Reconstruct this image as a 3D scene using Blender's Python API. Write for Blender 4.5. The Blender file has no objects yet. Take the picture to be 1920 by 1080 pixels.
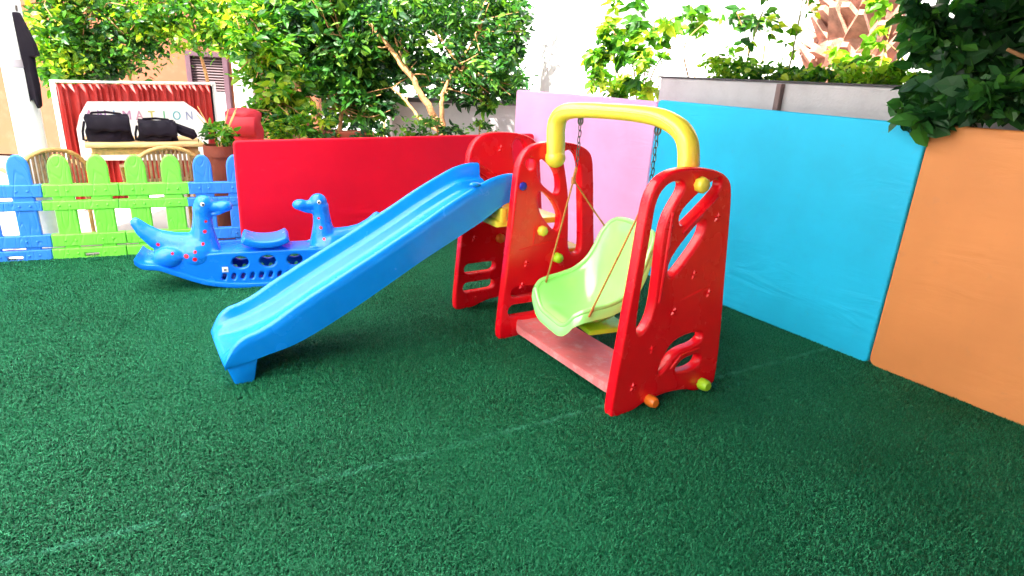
import bpy, bmesh, math, random
from math import sin, cos, tan, pi, radians, atan, sqrt, degrees
from mathutils import Vector, Matrix, noise
random.seed(7)
S = bpy.context.scene
C = S.collection

# ------------------------------------------------------------------ camera
RES = (1920, 1080); FPX = 1150.0; CAMH = 1.35
ROLL = radians(3.2); PITCH = atan((540 - 145) * cos(ROLL) / FPX)
_cp, _sp, _cr, _sr = cos(PITCH), sin(PITCH), cos(ROLL), sin(ROLL)
VR = Vector((1, 0, 0)); VF = Vector((0, _cp, -_sp)); VU = Vector((0, _sp, _cp))
CX = VR * _cr + VU * _sr; CY = VU * _cr - VR * _sr
CAMLOC = Vector((0, 0, CAMH))
cam_data = bpy.data.cameras.new('camera'); cam = bpy.data.objects.new('camera', cam_data); C.objects.link(cam)
M3 = Matrix((CX, CY, -VF)).transposed().to_4x4(); M3.translation = CAMLOC
cam.matrix_world = M3
cam_data.sensor_width = 36; cam_data.lens = FPX / 1920 * 36
cam_data.clip_start = 0.05; cam_data.clip_end = 600
S.camera = cam

# ------------------------------------------------------------------ light
SUN_EL = radians(54); SUN_AZ = Vector((-0.62, -0.78))       # horizontal direction towards the sun
world = bpy.data.worlds.new("World"); S.world = world; world.use_nodes = True
wn = world.node_tree; bg = wn.nodes['Background']
sky = wn.nodes.new('ShaderNodeTexSky'); sky.sky_type = 'NISHITA'; sky.sun_disc = False
sky.sun_elevation = SUN_EL; sky.sun_rotation = math.atan2(SUN_AZ.x, SUN_AZ.y)
sky.air_density = 1.0; sky.dust_density = 3.0
wn.links.new(sky.outputs[0], bg.inputs[0]); bg.inputs[1].default_value = 0.08
sd = bpy.data.lights.new('sun', 'SUN'); sd.energy = 4.6; sd.angle = radians(0.5); sd.color = (1, 0.95, 0.86)
sun = bpy.data.objects.new('sun', sd); C.objects.link(sun)
sv = Vector((SUN_AZ.x * cos(SUN_EL), SUN_AZ.y * cos(SUN_EL), sin(SUN_EL))).normalized()
sun.rotation_euler = sv.to_track_quat('Z', 'Y').to_euler(); sun.location = (-6, -8, 12)
S.view_settings.view_transform = 'Standard'; S.view_settings.look = 'None'
S.view_settings.exposure = 2.62; S.view_settings.gamma = 1
S.render.engine = 'CYCLES'
S.cycles.max_bounces = 8; S.cycles.diffuse_bounces = 5; S.cycles.transparent_max_bounces = 8

# ------------------------------------------------------------------ survey helpers (sight line meets a height or a plane)
def ray(x, y): return VF * FPX + CX * (x - 960) + CY * (540 - y)
def at(x, y, z=0.0):
    d = ray(x, y); return CAMLOC + d * ((z - CAMH) / d.z)
def onp(x, y, P, n):
    d = ray(x, y); return CAMLOC + d * ((Vector(P) - CAMLOC).dot(n) / d.dot(n))
def dep(x, y, Y):
    d = ray(x, y); return CAMLOC + d * (Y / d.y)

# ------------------------------------------------------------------ tagging
def tag(o, label=None, cat=None, group=None, kind=None):
    if label: o['label'] = label
    if cat: o['category'] = cat
    if group: o['group'] = group
    if kind: o['kind'] = kind
    return o
def empty(name, loc, rz=0.0, label=None, cat=None, group=None):
    o = bpy.data.objects.new(name, None); C.objects.link(o)
    o.empty_display_size = 0.1
    o.location = loc; o.rotation_euler = (0, 0, rz)
    return tag(o, label, cat, group)
def link(name, me, parent=None):
    o = bpy.data.objects.new(name, me); C.objects.link(o)
    if parent: o.parent = parent
    return o

# ------------------------------------------------------------------ materials
def newmat(name):
    m = bpy.data.materials.new(name); m.use_nodes = True
    nt = m.node_tree; return m, nt, nt.nodes['Principled BSDF']
def N(nt, t, **kw):
    n = nt.nodes.new(t)
    for k, v in kw.items(): setattr(n, k, v)
    return n
def hsvmix(nt, fac, c1, c2, blend='MIX'):
    mx = N(nt, 'ShaderNodeMix', data_type='RGBA', blend_type=blend)
    if isinstance(fac, (int, float)): mx.inputs[0].default_value = fac
    else: nt.links.new(fac, mx.inputs[0])
    for i, c in ((6, c1), (7, c2)):
        if isinstance(c, (tuple, list)): mx.inputs[i].default_value = (*c[:3], 1)
        else: nt.links.new(c, mx.inputs[i])
    return mx.outputs[2]
def ramp(nt, src, a, b, v0=0.0, v1=1.0):
    mr = N(nt, 'ShaderNodeMapRange'); nt.links.new(src, mr.inputs[0])
    mr.inputs[1].default_value = a; mr.inputs[2].default_value = b; mr.inputs[3].default_value = v0; mr.inputs[4].default_value = v1
    return mr.outputs[0]
def mat(name, col, rough=0.4, var=0.12, vscale=6.0, bump=0.05, bscale=60.0, spec=0.5, dirt=0.0, dirtcol=(.35,.3,.25), metal=0.0, trans=0.0):
    m, nt, p = newmat(name)
    tc = N(nt, 'ShaderNodeTexCoord')
    n1 = N(nt, 'ShaderNodeTexNoise'); n1.inputs['Scale'].default_value = vscale; n1.inputs['Detail'].default_value = 5
    nt.links.new(tc.outputs['Object'], n1.inputs['Vector'])
    lo = tuple(max(0, c * (1 - var)) for c in col); hi = tuple(min(1, c * (1 + var)) for c in col)
    colr = hsvmix(nt, ramp(nt, n1.outputs[0], .3, .7), lo, hi)
    if dirt > 0:
        n3 = N(nt, 'ShaderNodeTexNoise'); n3.inputs['Scale'].default_value = vscale * 2.3; n3.inputs['Detail'].default_value = 8; n3.inputs['Roughness'].default_value = .7
        nt.links.new(tc.outputs['Object'], n3.inputs['Vector'])
        colr = hsvmix(nt, ramp(nt, n3.outputs[0], .5, .8, 0, dirt), colr, dirtcol)
    nt.links.new(colr, p.inputs['Base Color'])
    n2 = N(nt, 'ShaderNodeTexNoise'); n2.inputs['Scale'].default_value = bscale; n2.inputs['Detail'].default_value = 4
    nt.links.new(tc.outputs['Object'], n2.inputs['Vector'])
    nt.links.new(ramp(nt, n1.outputs[0], .3, .7, rough * .85, min(1, rough * 1.2)), p.inputs['Roughness'])
    if bump:
        b = N(nt, 'ShaderNodeBump'); b.inputs['Strength'].default_value = bump; b.inputs['Distance'].default_value = .01
        nt.links.new(n2.outputs[0], b.inputs['Height']); nt.links.new(b.outputs[0], p.inputs['Normal'])
    p.inputs['Specular IOR Level'].default_value = spec; p.inputs['Metallic'].default_value = metal
    if trans: p.inputs['Subsurface Weight'].default_value = trans; p.inputs['Subsurface Radius'].default_value = (.02, .02, .02)
    return m
def vinyl(name, col, rough=0.5):
    """soft covered panel: faint sagging wrinkles"""
    m, nt, p = newmat(name)
    tc = N(nt, 'ShaderNodeTexCoord'); mp = N(nt, 'ShaderNodeMapping'); mp.inputs['Scale'].default_value = (1.2, 1, 5)
    nt.links.new(tc.outputs['Object'], mp.inputs[0])
    n = N(nt, 'ShaderNodeTexNoise'); n.inputs['Scale'].default_value = 2.2; n.inputs['Detail'].default_value = 4; n.inputs['Distortion'].default_value = .6
    nt.links.new(mp.outputs[0], n.inputs[0])
    w = N(nt, 'ShaderNodeTexNoise'); w.inputs['Scale'].default_value = 320
    nt.links.new(tc.outputs['Object'], w.inputs[0])
    ad = N(nt, 'ShaderNodeMath', operation='MULTIPLY_ADD'); nt.links.new(w.outputs[0], ad.inputs[0]); ad.inputs[1].default_value = .015; nt.links.new(n.outputs[0], ad.inputs[2])
    mk = N(nt, 'ShaderNodeTexNoise'); mk.inputs['Scale'].default_value = 1.9; mk.inputs['Detail'].default_value = 2; nt.links.new(tc.outputs['Object'], mk.inputs[0])
    b = N(nt, 'ShaderNodeBump'); nt.links.new(ramp(nt, mk.outputs[0], .48, .68, .05, .5), b.inputs['Strength']); b.inputs['Distance'].default_value = .022
    nt.links.new(ad.outputs[0], b.inputs['Height']); nt.links.new(b.outputs[0], p.inputs['Normal'])
    n4 = N(nt, 'ShaderNodeTexNoise'); n4.inputs['Scale'].default_value = 1.6; n4.inputs['Detail'].default_value = 6
    nt.links.new(tc.outputs['Object'], n4.inputs[0])
    colr = hsvmix(nt, ramp(nt, n4.outputs[0], .35, .7), tuple(c * .86 for c in col), tuple(min(1, c * 1.06) for c in col))
    n6 = N(nt, 'ShaderNodeTexNoise'); n6.inputs['Scale'].default_value = 14; n6.inputs['Detail'].default_value = 9; n6.inputs['Roughness'].default_value = .75; nt.links.new(tc.outputs['Object'], n6.inputs[0])
    colr = hsvmix(nt, ramp(nt, n6.outputs[0], .58, .74, 0, .32), colr, tuple(c * .5 + .08 for c in col))
    nt.links.new(colr, p.inputs['Base Color']); p.inputs['Roughness'].default_value = rough
    p.inputs['Specular IOR Level'].default_value = .3
    return m
def leafmat(name, c1, c2, c3, trans=.45):
    m, nt, p = newmat(name)
    a = N(nt, 'ShaderNodeAttribute', attribute_name='rnd')
    cr = N(nt, 'ShaderNodeValToRGB'); e = cr.color_ramp.elements
    e[0].color = (*c1, 1); e[1].color = (*c3, 1); e.new(.5).color = (*c2, 1)
    nt.links.new(a.outputs['Fac'], cr.inputs[0]); nt.links.new(cr.outputs[0], p.inputs['Base Color'])
    p.inputs['Roughness'].default_value = .42; p.inputs['Specular IOR Level'].default_value = .45
    t = N(nt, 'ShaderNodeBsdfTranslucent'); mx = N(nt, 'ShaderNodeMixShader'); mx.inputs[0].default_value = trans
    br = N(nt, 'ShaderNodeMix', data_type='RGBA', blend_type='MULTIPLY'); br.inputs[0].default_value = 1
    nt.links.new(cr.outputs[0], br.inputs[6]); br.inputs[7].default_value = (1.5, 1.6, .6, 1)
    nt.links.new(br.outputs[2], t.inputs[0])
    nt.links.new(p.outputs[0], mx.inputs[1]); nt.links.new(t.outputs[0], mx.inputs[2])
    nt.links.new(mx.outputs[0], nt.nodes['Material Output'].inputs[0])
    return m
M = {}
M['red'] = mat('red_plastic', (.95, .003, .014), .26, .05, dirt=.12, dirtcol=(.75, .05, .06), bump=.04, bscale=25)
M['blue'] = mat('blue_plastic', (.003, .27, .95), .24, .05, bump=.03, bscale=22, dirt=.12, dirtcol=(.1, .42, .95))
M['yellow'] = mat('yellow_plastic', (.95, .80, .07), .22, .05, spec=.8)
M['orange_p'] = mat('orange_plastic', (.9, .22, .02), .35, .05)
M['lime_p'] = mat('lime_plastic', (.45, .85, .03), .35, .05)
M['navy'] = mat('dark_blue_plastic', (.02, .03, .5), .35, .05)
M['seat'] = mat('seat_plastic', (.37, .93, .24), .2, .05, bump=.015, spec=1.0)
M['seat'].node_tree.nodes['Principled BSDF'].inputs['Coat Weight'].default_value = .8; M['seat'].node_tree.nodes['Principled BSDF'].inputs['Coat Roughness'].default_value = .12
M['pink_board'] = mat('faded_board', (.80, .20, .20), .5, .18, vscale=7, dirt=1.0, dirtcol=(.72, .50, .46), bump=.15)
M['steel'] = mat('steel', (.13, .12, .11), .4, .1, metal=1.0)
M['rope'] = mat('rope', (.5, .21, .045), .8, .25, vscale=120, bump=.5, bscale=300)
M['dino'] = None
M['white'] = mat('white_paint', (.8, .8, .8), .6, .04, dirt=.15)
M['offwhite'] = mat('grey_render', (.52, .49, .50), .85, .1, vscale=4, dirt=.35, dirtcol=(.3, .27, .28), bump=.3)
M['dark'] = mat('dark_coping', (.07, .062, .065), .8, .2)
M['postbrown'] = mat('brown_post', (.2, .13, .12), .7, .2)
M['black'] = mat('black_nylon', (.008, .005, .011), .75, .2, bump=.3, bscale=30, spec=.15)
M['peach'] = mat('peach_render', (.27, .09, .042), .85, .08, vscale=3, dirt=.2, dirtcol=(.6, .3, .2))
M['frame_dk'] = mat('dark_frame', (.10, .05, .07), .5, .1)
M['louvre'] = mat('louvre_grey', (.16, .11, .12), .5, .1)
M['greypanel'] = mat('grey_panel', (.42, .38, .42), .6, .1)
M['rattan'] = mat('rattan', (.62, .36, .13), .5, .25, vscale=40, bump=.3, bscale=90)
M['cane'] = mat('cane_slats', (.33, .19, .10), .6, .35, vscale=30, bump=.3, bscale=90)
M['tabletop'] = mat('table_top_wood', (.72, .45, .2), .5, .15, vscale=10)
M['terracotta'] = mat('terracotta', (.22, .04, .018), .8, .2, bump=.3)
M['bagred'] = mat('red_cloth', (.5, .02, .035), .7, .15, bump=.4, bscale=20)
M['bark'] = mat('bark', (.42, .22, .09), .85, .35, vscale=14, bump=.8, bscale=50)
M['stem'] = mat('green_stem', (.2, .22, .06), .7, .3, bump=.2)
M['husk'] = mat('palm_husk', (.40, .20, .14), .9, .4, vscale=10, bump=.6, bscale=60)
M['paving'] = mat('pale_paving', (.42, .39, .36), .8, .1, vscale=2, dirt=.2, bump=.2)
M['soil'] = mat('soil', (.06, .04, .03), .95, .3, bump=.6)
M['canvas'] = mat('white_canvas', (.7, .7, .7), .8, .03)
_m, _nt, _p = newmat('white_canvas'); M['canvas'] = _m
_t = N(_nt, 'ShaderNodeBsdfTranslucent'); _t.inputs[0].default_value = (.92, .92, .9, 1); _x = N(_nt, 'ShaderNodeMixShader'); _x.inputs[0].default_value = .95
_p.inputs['Base Color'].default_value = (.8, .8, .8, 1); _p.inputs['Roughness'].default_value = .9
_nt.links.new(_p.outputs[0], _x.inputs[1]); _nt.links.new(_t.outputs[0], _x.inputs[2]); _nt.links.new(_x.outputs[0], _nt.nodes['Material Output'].inputs[0])
M['sticker'] = mat('white_sticker', (.85, .85, .85), .4, .02)
M['ink'] = mat('sticker_ink', (.15, .15, .17), .5, .02)

# ------------------------------------------------------------------ mesh helpers
class MB:
    def __init__(s): s.v = []; s.f = []; s.mi = []; s.cur = 0
    def add(s, vs, fs):
        o = len(s.v); s.v += [tuple(v) for v in vs]; s.f += [tuple(i + o for i in f) for f in fs]; s.mi += [s.cur] * len(fs)
    def box(s, c, d, rz=0.0, M4=None):
        hx, hy, hz = d[0] / 2, d[1] / 2, d[2] / 2
        vs = [Vector((x, y, z)) for x in (-hx, hx) for y in (-hy, hy) for z in (-hz, hz)]
        R = M4 or Matrix.Rotation(rz, 4, 'Z')
        vs = [R @ v + Vector(c) for v in vs]
        s.add(vs, [(0, 1, 3, 2), (4, 6, 7, 5), (0, 4, 5, 1), (2, 3, 7, 6), (0, 2, 6, 4), (1, 5, 7, 3)])
    def tube(s, pts, rad, n=10, cap=True, flat=1.0, up=None):
        pts = [Vector(p) for p in pts]
        rs = rad if isinstance(rad, (list, tuple)) else [rad] * len(pts)
        rings = []; prev = None
        for i, p in enumerate(pts):
            t = (pts[min(i + 1, len(pts) - 1)] - pts[max(i - 1, 0)])
            if t.length < 1e-9: t = Vector((0, 0, 1))
            t.normalize()
            if prev is None:
                ref = Vector(up) if up else (Vector((0, 0, 1)) if abs(t.z) < .9 else Vector((1, 0, 0)))
                nrm = (ref - t * ref.dot(t)).normalized()
            else:
                nrm = (prev - t * prev.dot(t)).normalized()
            prev = nrm; bn = t.cross(nrm)
            rings.append([p + (nrm * cos(2 * pi * k / n) * flat + bn * sin(2 * pi * k / n)) * rs[i] for k in range(n)])
        vs = [v for r in rings for v in r]; fs = []
        for i in range(len(rings) - 1):
            for k in range(n):
                a = i * n + k; b = i * n + (k + 1) % n
                fs.append((a, b, b + n, a + n))
        if cap:
            fs.append(tuple(reversed(range(n)))); fs.append(tuple((len(rings) - 1) * n + k for k in range(n)))
        s.add(vs, fs)
    def ell(s, c, r, seg=16, rg=10, R=None):
        c = Vector(c); vs = []; fs = []
        for i in range(rg + 1):
            th = pi * i / rg
            for k in range(seg):
                v = Vector((r[0] * sin(th) * cos(2 * pi * k / seg), r[1] * sin(th) * sin(2 * pi * k / seg), r[2] * cos(th)))
                if R: v = R @ v
                vs.append(c + v)
        for i in range(rg):
            for k in range(seg):
                a = i * seg + k; b = i * seg + (k + 1) % seg
                fs.append((a, a + seg, b + seg, b))
        s.add(vs, fs)
    def grid(s, fn, nu, nv, close_u=False):
        vs = [fn(i / nu, j / nv) for i in range(nu + 1) for j in range(nv + 1)]; fs = []
        for i in range(nu):
            for j in range(nv):
                a = i * (nv + 1) + j; fs.append((a, a + nv + 1, a + nv + 2, a + 1))
        s.add(vs, fs)
    def lathe(s, prof, c=(0, 0, 0), n=20):
        c = Vector(c); vs = []; fs = []
        for r, z in prof:
            for k in range(n): vs.append(c + Vector((r * cos(2 * pi * k / n), r * sin(2 * pi * k / n), z)))
        for i in range(len(prof) - 1):
            for k in range(n):
                a = i * n + k; b = i * n + (k + 1) % n; fs.append((a, b, b + n, a + n))
        s.add(vs, fs)
    def build(s, name, m, parent=None, smooth=True, bevel=0.0, seg=2, solid=0.0, sub=0, ang=35):
        me = bpy.data.meshes.new(name); me.from_pydata(s.v, [], s.f)
        ms = m if isinstance(m, (list, tuple)) else [m]
        for x in ms: me.materials.append(x)
        if len(ms) > 1: me.polygons.foreach_set('material_index', s.mi)
        me.update()
        bm = bmesh.new(); bm.from_mesh(me)
        if solid == 0: bmesh.ops.recalc_face_normals(bm, faces=bm.faces)
        if bevel > 0:
            es = [e for e in bm.edges if len(e.link_faces) == 2 and e.calc_face_angle(0) > radians(30)]
            bmesh.ops.bevel(bm, geom=es, offset=bevel, segments=seg, affect='EDGES', profile=.5, clamp_overlap=True)
        for f in bm.faces: f.smooth = smooth
        if smooth:
            for e in bm.edges:
                if len(e.link_faces) == 2 and e.calc_face_angle(0) > radians(ang): e.smooth = False
        bm.to_mesh(me); bm.free()
        o = link(name, me, parent)
        if sub:
            q = o.modifiers.new('sub', 'SUBSURF'); q.levels = sub; q.render_levels = sub
        if solid:
            q = o.modifiers.new('solid', 'SOLIDIFY'); q.thickness = solid; q.offset = 0
        return o
def chaikin(p, n=2, closed=True):
    p = [tuple(q) for q in p]
    for _ in range(n):
        out = []
        L = len(p)
        for i in range(L if closed else L - 1):
            a, b = p[i], p[(i + 1) % L]
            out.append(tuple(a[k] * .75 + b[k] * .25 for k in range(len(a)))); out.append(tuple(a[k] * .25 + b[k] * .75 for k in range(len(a))))
        if not closed: out = [p[0]] + out + [p[-1]]
        p = out
    return p
def catmull(p, n=6):
    p = [Vector(q) for q in p]; out = []
    for i in range(len(p) - 1):
        a = p[max(i - 1, 0)]; b = p[i]; c = p[i + 1]; d = p[min(i + 2, len(p) - 1)]
        for k in range(n):
            t = k / n
            out.append(.5 * ((2 * b) + (c - a) * t + (2 * a - 5 * b + 4 * c - d) * t * t + (3 * b - a - 3 * c + d) * t ** 3))
    out.append(p[-1]); return out
def plate_mesh(polys, thick, bevel, tf, seg=3):
    """flat moulded plate from a 2-D outline with holes, rounded edges; tf maps (u, v, w) to the thing's space"""
    cu = bpy.data.curves.new('tmp', 'CURVE'); cu.dimensions = '2D'; cu.fill_mode = 'BOTH'
    for pl in polys:
        sp = cu.splines.new('POLY'); sp.points.add(len(pl) - 1)
        for q, pt in zip(sp.points, pl): q.co = (pt[0], pt[1], 0, 1)
        sp.use_cyclic_u = True
    cu.extrude = thick / 2 - bevel; cu.bevel_depth = bevel; cu.bevel_resolution = seg; cu.offset = -bevel
    ob = bpy.data.objects.new('tmp', cu); C.objects.link(ob)
    bpy.context.view_layer.update()
    dg = bpy.context.evaluated_depsgraph_get()
    me = bpy.data.meshes.new_from_object(ob.evaluated_get(dg))
    bpy.data.objects.remove(ob); bpy.data.curves.remove(cu)
    vs = [tf(v.co.x, v.co.y, v.co.z) for v in me.vertices]; fs = [tuple(p.vertices) for p in me.polygons]
    bpy.data.meshes.remove(me)
    return vs, fs
def slot(p, q, w, n=6):
    """capsule outline from p to q of half width w"""
    p = Vector(p); q = Vector(q); d = (q - p).normalized(); a0 = math.atan2(d.y, d.x)
    out = [(q.x + w * cos(a0 - pi / 2 + pi * k / n), q.y + w * sin(a0 - pi / 2 + pi * k / n)) for k in range(n + 1)]
    out += [(p.x + w * cos(a0 + pi / 2 + pi * k / n), p.y + w * sin(a0 + pi / 2 + pi * k / n)) for k in range(n + 1)]
    return out
def bake(o):
    """apply an object's modifiers into its mesh"""
    bpy.context.view_layer.update()
    dg = bpy.context.evaluated_depsgraph_get()
    me = bpy.data.meshes.new_from_object(o.evaluated_get(dg)); old = o.data
    o.modifiers.clear(); o.data = me
    if old.users == 0: bpy.data.meshes.remove(old)
    return o
def moulded(mb, name, m, parent, voxel=.008, it=6):
    o = mb.build(name, m, parent)
    r = o.modifiers.new('r', 'REMESH'); r.mode = 'VOXEL'; r.voxel_size = voxel; r.use_smooth_shade = True
    s = o.modifiers.new('s', 'SMOOTH'); s.iterations = it; s.factor = .5
    return bake(o)

# ------------------------------------------------------------------ ground
mb = MB(); mb.add([(-200, -200, -.03), (200, -200, -.03), (200, 400, -.03), (-200, 400, -.03)], [(0, 1, 2, 3)])
tag(mb.build('ground', M['paving'], smooth=False), kind='structure')

# turf sheet with the slight ridge where two rolls are joined
FP = at(0, 492); FQ = at(250, 478); FW = (FQ - FP).normalized()          # fence line
WA = at(1360, 577); WC = at(1920, 803); WU = (WC - WA).normalized(); WN = Vector((-WU.y, WU.x, 0))   # right-hand wall: along, and away from us
RE = at(460, 478); RV = Vector((cos(.55), sin(.55), 0)); RM = Vector((-RV.y, RV.x, 0))                 # red wall
CORNER = WA + WU * -2.62
s1 = at(1115, 770); s2 = at(200, 1010); sd2 = (s2 - s1).normalized()
def ridge(x, y):
    v = Vector((x, y, 0)) - s1; t = v.dot(sd2); d = abs(v.x * sd2.y - v.y * sd2.x)
    h = 0.0
    return h * min(1, max(0, (t + .15) / .2)) + .004 * noise.noise(Vector((x * 1.3, y * 1.3, 0)))
def inside(x, y):
    p = Vector((x, y, 0))
    n1 = Vector((-FW.y, FW.x, 0))
    return (p - FP).dot(n1) < .03 and ((p - RE).dot(RM) < .02 or (p - RE).dot(RV) < -.02) and (p - WA).dot(WN) < .02
mb = MB(); st = .035; idx = {}
X0, X1, Y0, Y1 = -4.6, 4.2, .3, 6.4
nx = int((X1 - X0) / st); ny = int((Y1 - Y0) / st)
tv = []; tf_ = []
for i in range(nx + 1):
    for j in range(ny + 1):
        x = X0 + i * st; y = Y0 + j * st
        tv.append((x, y, ridge(x, y)))
for i in range(nx):
    for j in range(ny):
        x = X0 + (i + .5) * st; y = Y0 + (j + .5) * st
        if inside(x, y): a = i * (ny + 1) + j; tf_.append((a, a + ny + 1, a + ny + 2, a + 1))
mb.add(tv, tf_)
m, nt, p = newmat('turf_base'); p.inputs['Roughness'].default_value = .9
p.inputs['Base Color'].default_value = (.004, .035, .018, 1); M['turfbase'] = m
turf = mb.build('turf', M['turfbase']); tag(turf, kind='structure')
bm = bmesh.new(); bm.from_mesh(turf.data); bmesh.ops.delete(bm, geom=[v for v in bm.verts if not v.link_faces], context='VERTS'); bm.to_mesh(turf.data); bm.free()

# blades: a tuft mesh scattered by geometry nodes
m, nt, p = newmat('turf_blade')
oi = N(nt, 'ShaderNodeObjectInfo'); tc = N(nt, 'ShaderNodeNewGeometry')
at1 = N(nt, 'ShaderNodeAttribute', attribute_name='rnd')
n = N(nt, 'ShaderNodeTexNoise'); n.inputs['Scale'].default_value = 2.2; n.inputs['Detail'].default_value = 5; nt.links.new(tc.outputs['Position'], n.inputs[0])
cr = N(nt, 'ShaderNodeValToRGB'); e = cr.color_ramp.elements
e[0].color = (.001, .022, .009, 1); e[1].color = (.06, .40, .185, 1); e.new(.58).color = (.003, .135, .052, 1)
nt.links.new(at1.outputs['Fac'], cr.inputs[0])
n8 = N(nt, 'ShaderNodeTexNoise'); n8.inputs['Scale'].default_value = .9; n8.inputs['Detail'].default_value = 3; nt.links.new(tc.outputs['Position'], n8.inputs[0])
c2 = hsvmix(nt, ramp(nt, n.outputs[0], .35, .7, 0, .5), cr.outputs[0], (.003, .095, .034))
c2 = hsvmix(nt, ramp(nt, n8.outputs[0], .42, .62, 0, .45), c2, (.018, .23, .10))
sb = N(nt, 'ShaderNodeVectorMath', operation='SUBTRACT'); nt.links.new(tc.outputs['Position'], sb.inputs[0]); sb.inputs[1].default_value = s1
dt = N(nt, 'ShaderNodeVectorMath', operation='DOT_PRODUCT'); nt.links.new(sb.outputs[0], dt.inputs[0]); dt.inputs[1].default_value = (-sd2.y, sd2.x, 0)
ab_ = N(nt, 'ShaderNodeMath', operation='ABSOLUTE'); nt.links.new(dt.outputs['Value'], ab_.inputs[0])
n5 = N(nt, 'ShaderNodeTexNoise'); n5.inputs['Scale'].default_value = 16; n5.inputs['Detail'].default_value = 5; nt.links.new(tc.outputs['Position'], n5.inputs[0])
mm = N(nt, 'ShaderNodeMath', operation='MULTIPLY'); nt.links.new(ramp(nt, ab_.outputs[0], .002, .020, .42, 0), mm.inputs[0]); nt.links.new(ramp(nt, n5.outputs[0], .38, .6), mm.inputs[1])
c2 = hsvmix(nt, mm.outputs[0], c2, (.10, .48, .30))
nt.links.new(c2, p.inputs['Base Color']); p.inputs['Roughness'].default_value = .55; p.inputs['Specular IOR Level'].default_value = .2
M['blade'] = m
def tuft(n, spread, ln):
    v = []; f = []; r = []
    for k in range(n):
        x = random.gauss(0, spread); y = random.gauss(0, spread); a = random.uniform(0, 2 * pi); L = ln * random.uniform(.6, 1.2)
        lean = random.uniform(.2, 1.2); w = random.uniform(.0008, .0015)
        dx, dy = cos(a), sin(a); px, py = -dy * w, dx * w
        b = len(v)
        m1 = (x + dx * L * .35 * lean, y + dy * L * .35 * lean, L * .6); t = (x + dx * L * lean, y + dy * L * lean, L * (1.05 - .35 * lean))
        v += [(x - px, y - py, 0), (x + px, y + py, 0), (m1[0] + px, m1[1] + py, m1[2]), (m1[0] - px, m1[1] - py, m1[2]), t]
        f += [(b, b + 1, b + 2, b + 3), (b + 3, b + 2, b + 4)]; q = random.random() ** 1.6; r += [q, q]
    me = bpy.data.meshes.new('tuft'); me.from_pydata(v, [], f)
    at_ = me.attributes.new('rnd', 'FLOAT', 'FACE'); at_.data.foreach_set('value', r)
    me.materials.append(M['blade']); return me
tm = tuft(34, .013, .0125)
tobj = bpy.data.objects.new('turf_blade_source', tm)
def scatter(name, host, src, dens, seed=1, smin=.7, smax=1.3):
    g = bpy.data.node_groups.new(name, 'GeometryNodeTree')
    g.interface.new_socket('Geometry', in_out='INPUT', socket_type='NodeSocketGeometry')
    g.interface.new_socket('Geometry', in_out='OUTPUT', socket_type='NodeSocketGeometry')
    gi = g.nodes.new('NodeGroupInput'); go = g.nodes.new('NodeGroupOutput')
    d = g.nodes.new('GeometryNodeDistributePointsOnFaces'); d.inputs['Density'].default_value = dens; d.inputs['Seed'].default_value = seed
    io = g.nodes.new('GeometryNodeInstanceOnPoints'); ob = g.nodes.new('GeometryNodeObjectInfo'); ob.inputs[0].default_value = src
    rv = g.nodes.new('FunctionNodeRandomValue'); rv.data_type = 'FLOAT_VECTOR'
    rv.inputs[0].default_value = (-.12, -.12, 0); rv.inputs[1].default_value = (.12, .12, 6.28)
    rs = g.nodes.new('FunctionNodeRandomValue'); rs.data_type = 'FLOAT'; rs.inputs[2].default_value = smin; rs.inputs[3].default_value = smax
    L = g.links.new
    L(gi.outputs[0], d.inputs['Mesh']); L(d.outputs['Points'], io.inputs['Points']); L(ob.outputs['Geometry'], io.inputs['Instance'])
    L(rv.outputs[0], io.inputs['Rotation']); L(rs.outputs[1], io.inputs['Scale']); L(io.outputs[0], go.inputs[0])
    md = host.modifiers.new('scatter', 'NODES'); md.node_group = g
blades = bpy.data.objects.new('turf_blades', turf.data.copy()); C.objects.link(blades)
tag(blades, 'short artificial grass pile covering the whole play area', 'artificial grass', kind='stuff')
scatter('turf_scatter', blades, tobj, 6500, 1, .45, 1.5)

# ------------------------------------------------------------------ wall panels
def panel(name, P0, P1, z0a, z1a, z1b, thick, m, label, cat='padded panel', rad=.03, group=None, nrm=None, lean=0.0):
    """upright panel from P0 to P1 (ground points); top heights z1a, z1b"""
    d = (P1 - P0); L = d.length; rz = math.atan2(d.y, d.x)
    root = empty(name, P0, rz, label, cat, group)
    out = []
    for cx_, cz, a0 in ((rad, z0a + rad, pi), (L - rad, z0a + rad, 1.5 * pi), (L - rad, z1b - rad, 0), (rad, z1a - rad, .5 * pi)):
        for k in range(6): out.append((cx_ + rad * cos(a0 + k * pi / 10), cz + rad * sin(a0 + k * pi / 10)))
    vs, fs = plate_mesh([out], thick, .012, lambda u, v, w: (u, thick / 2 + w, v), 3)
    mb = MB(); mb.add(vs, fs); o = mb.build('cover', m, root, ang=50)
    return root, L
WALLH = 1.245
M['redwall'] = vinyl('red_vinyl', (.85, .002, .025)); M['pinkwall'] = vinyl('pink_vinyl', (.86, .43, .72))
M['cyanwall'] = vinyl('cyan_vinyl', (.015, .54, .86)); M['orangewall'] = vinyl('orange_vinyl', (.78, .29, .09))
redR = CORNER - RV * .0
RLEN = (WA - RE).dot(WN) / RV.dot(WN) - .035
pr, L = panel('padded_panel', RE - RV * .012, RE + RV * RLEN, .004, .828, .882, .05, M['redwall'], 'low red padded panel along the back, behind the blue slide', group='padded wall panels round the play area')
u_pc = -.84; u_co = .93
def wallpt(u, off=0.0): return WA + WU * u + WN * off
panel('padded_panel', wallpt(-2.66), wallpt(u_pc), .004, WALLH, WALLH, .05, M['pinkwall'], 'pale pink padded panel behind the swing, in the back corner', group='padded wall panels round the play area')
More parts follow.
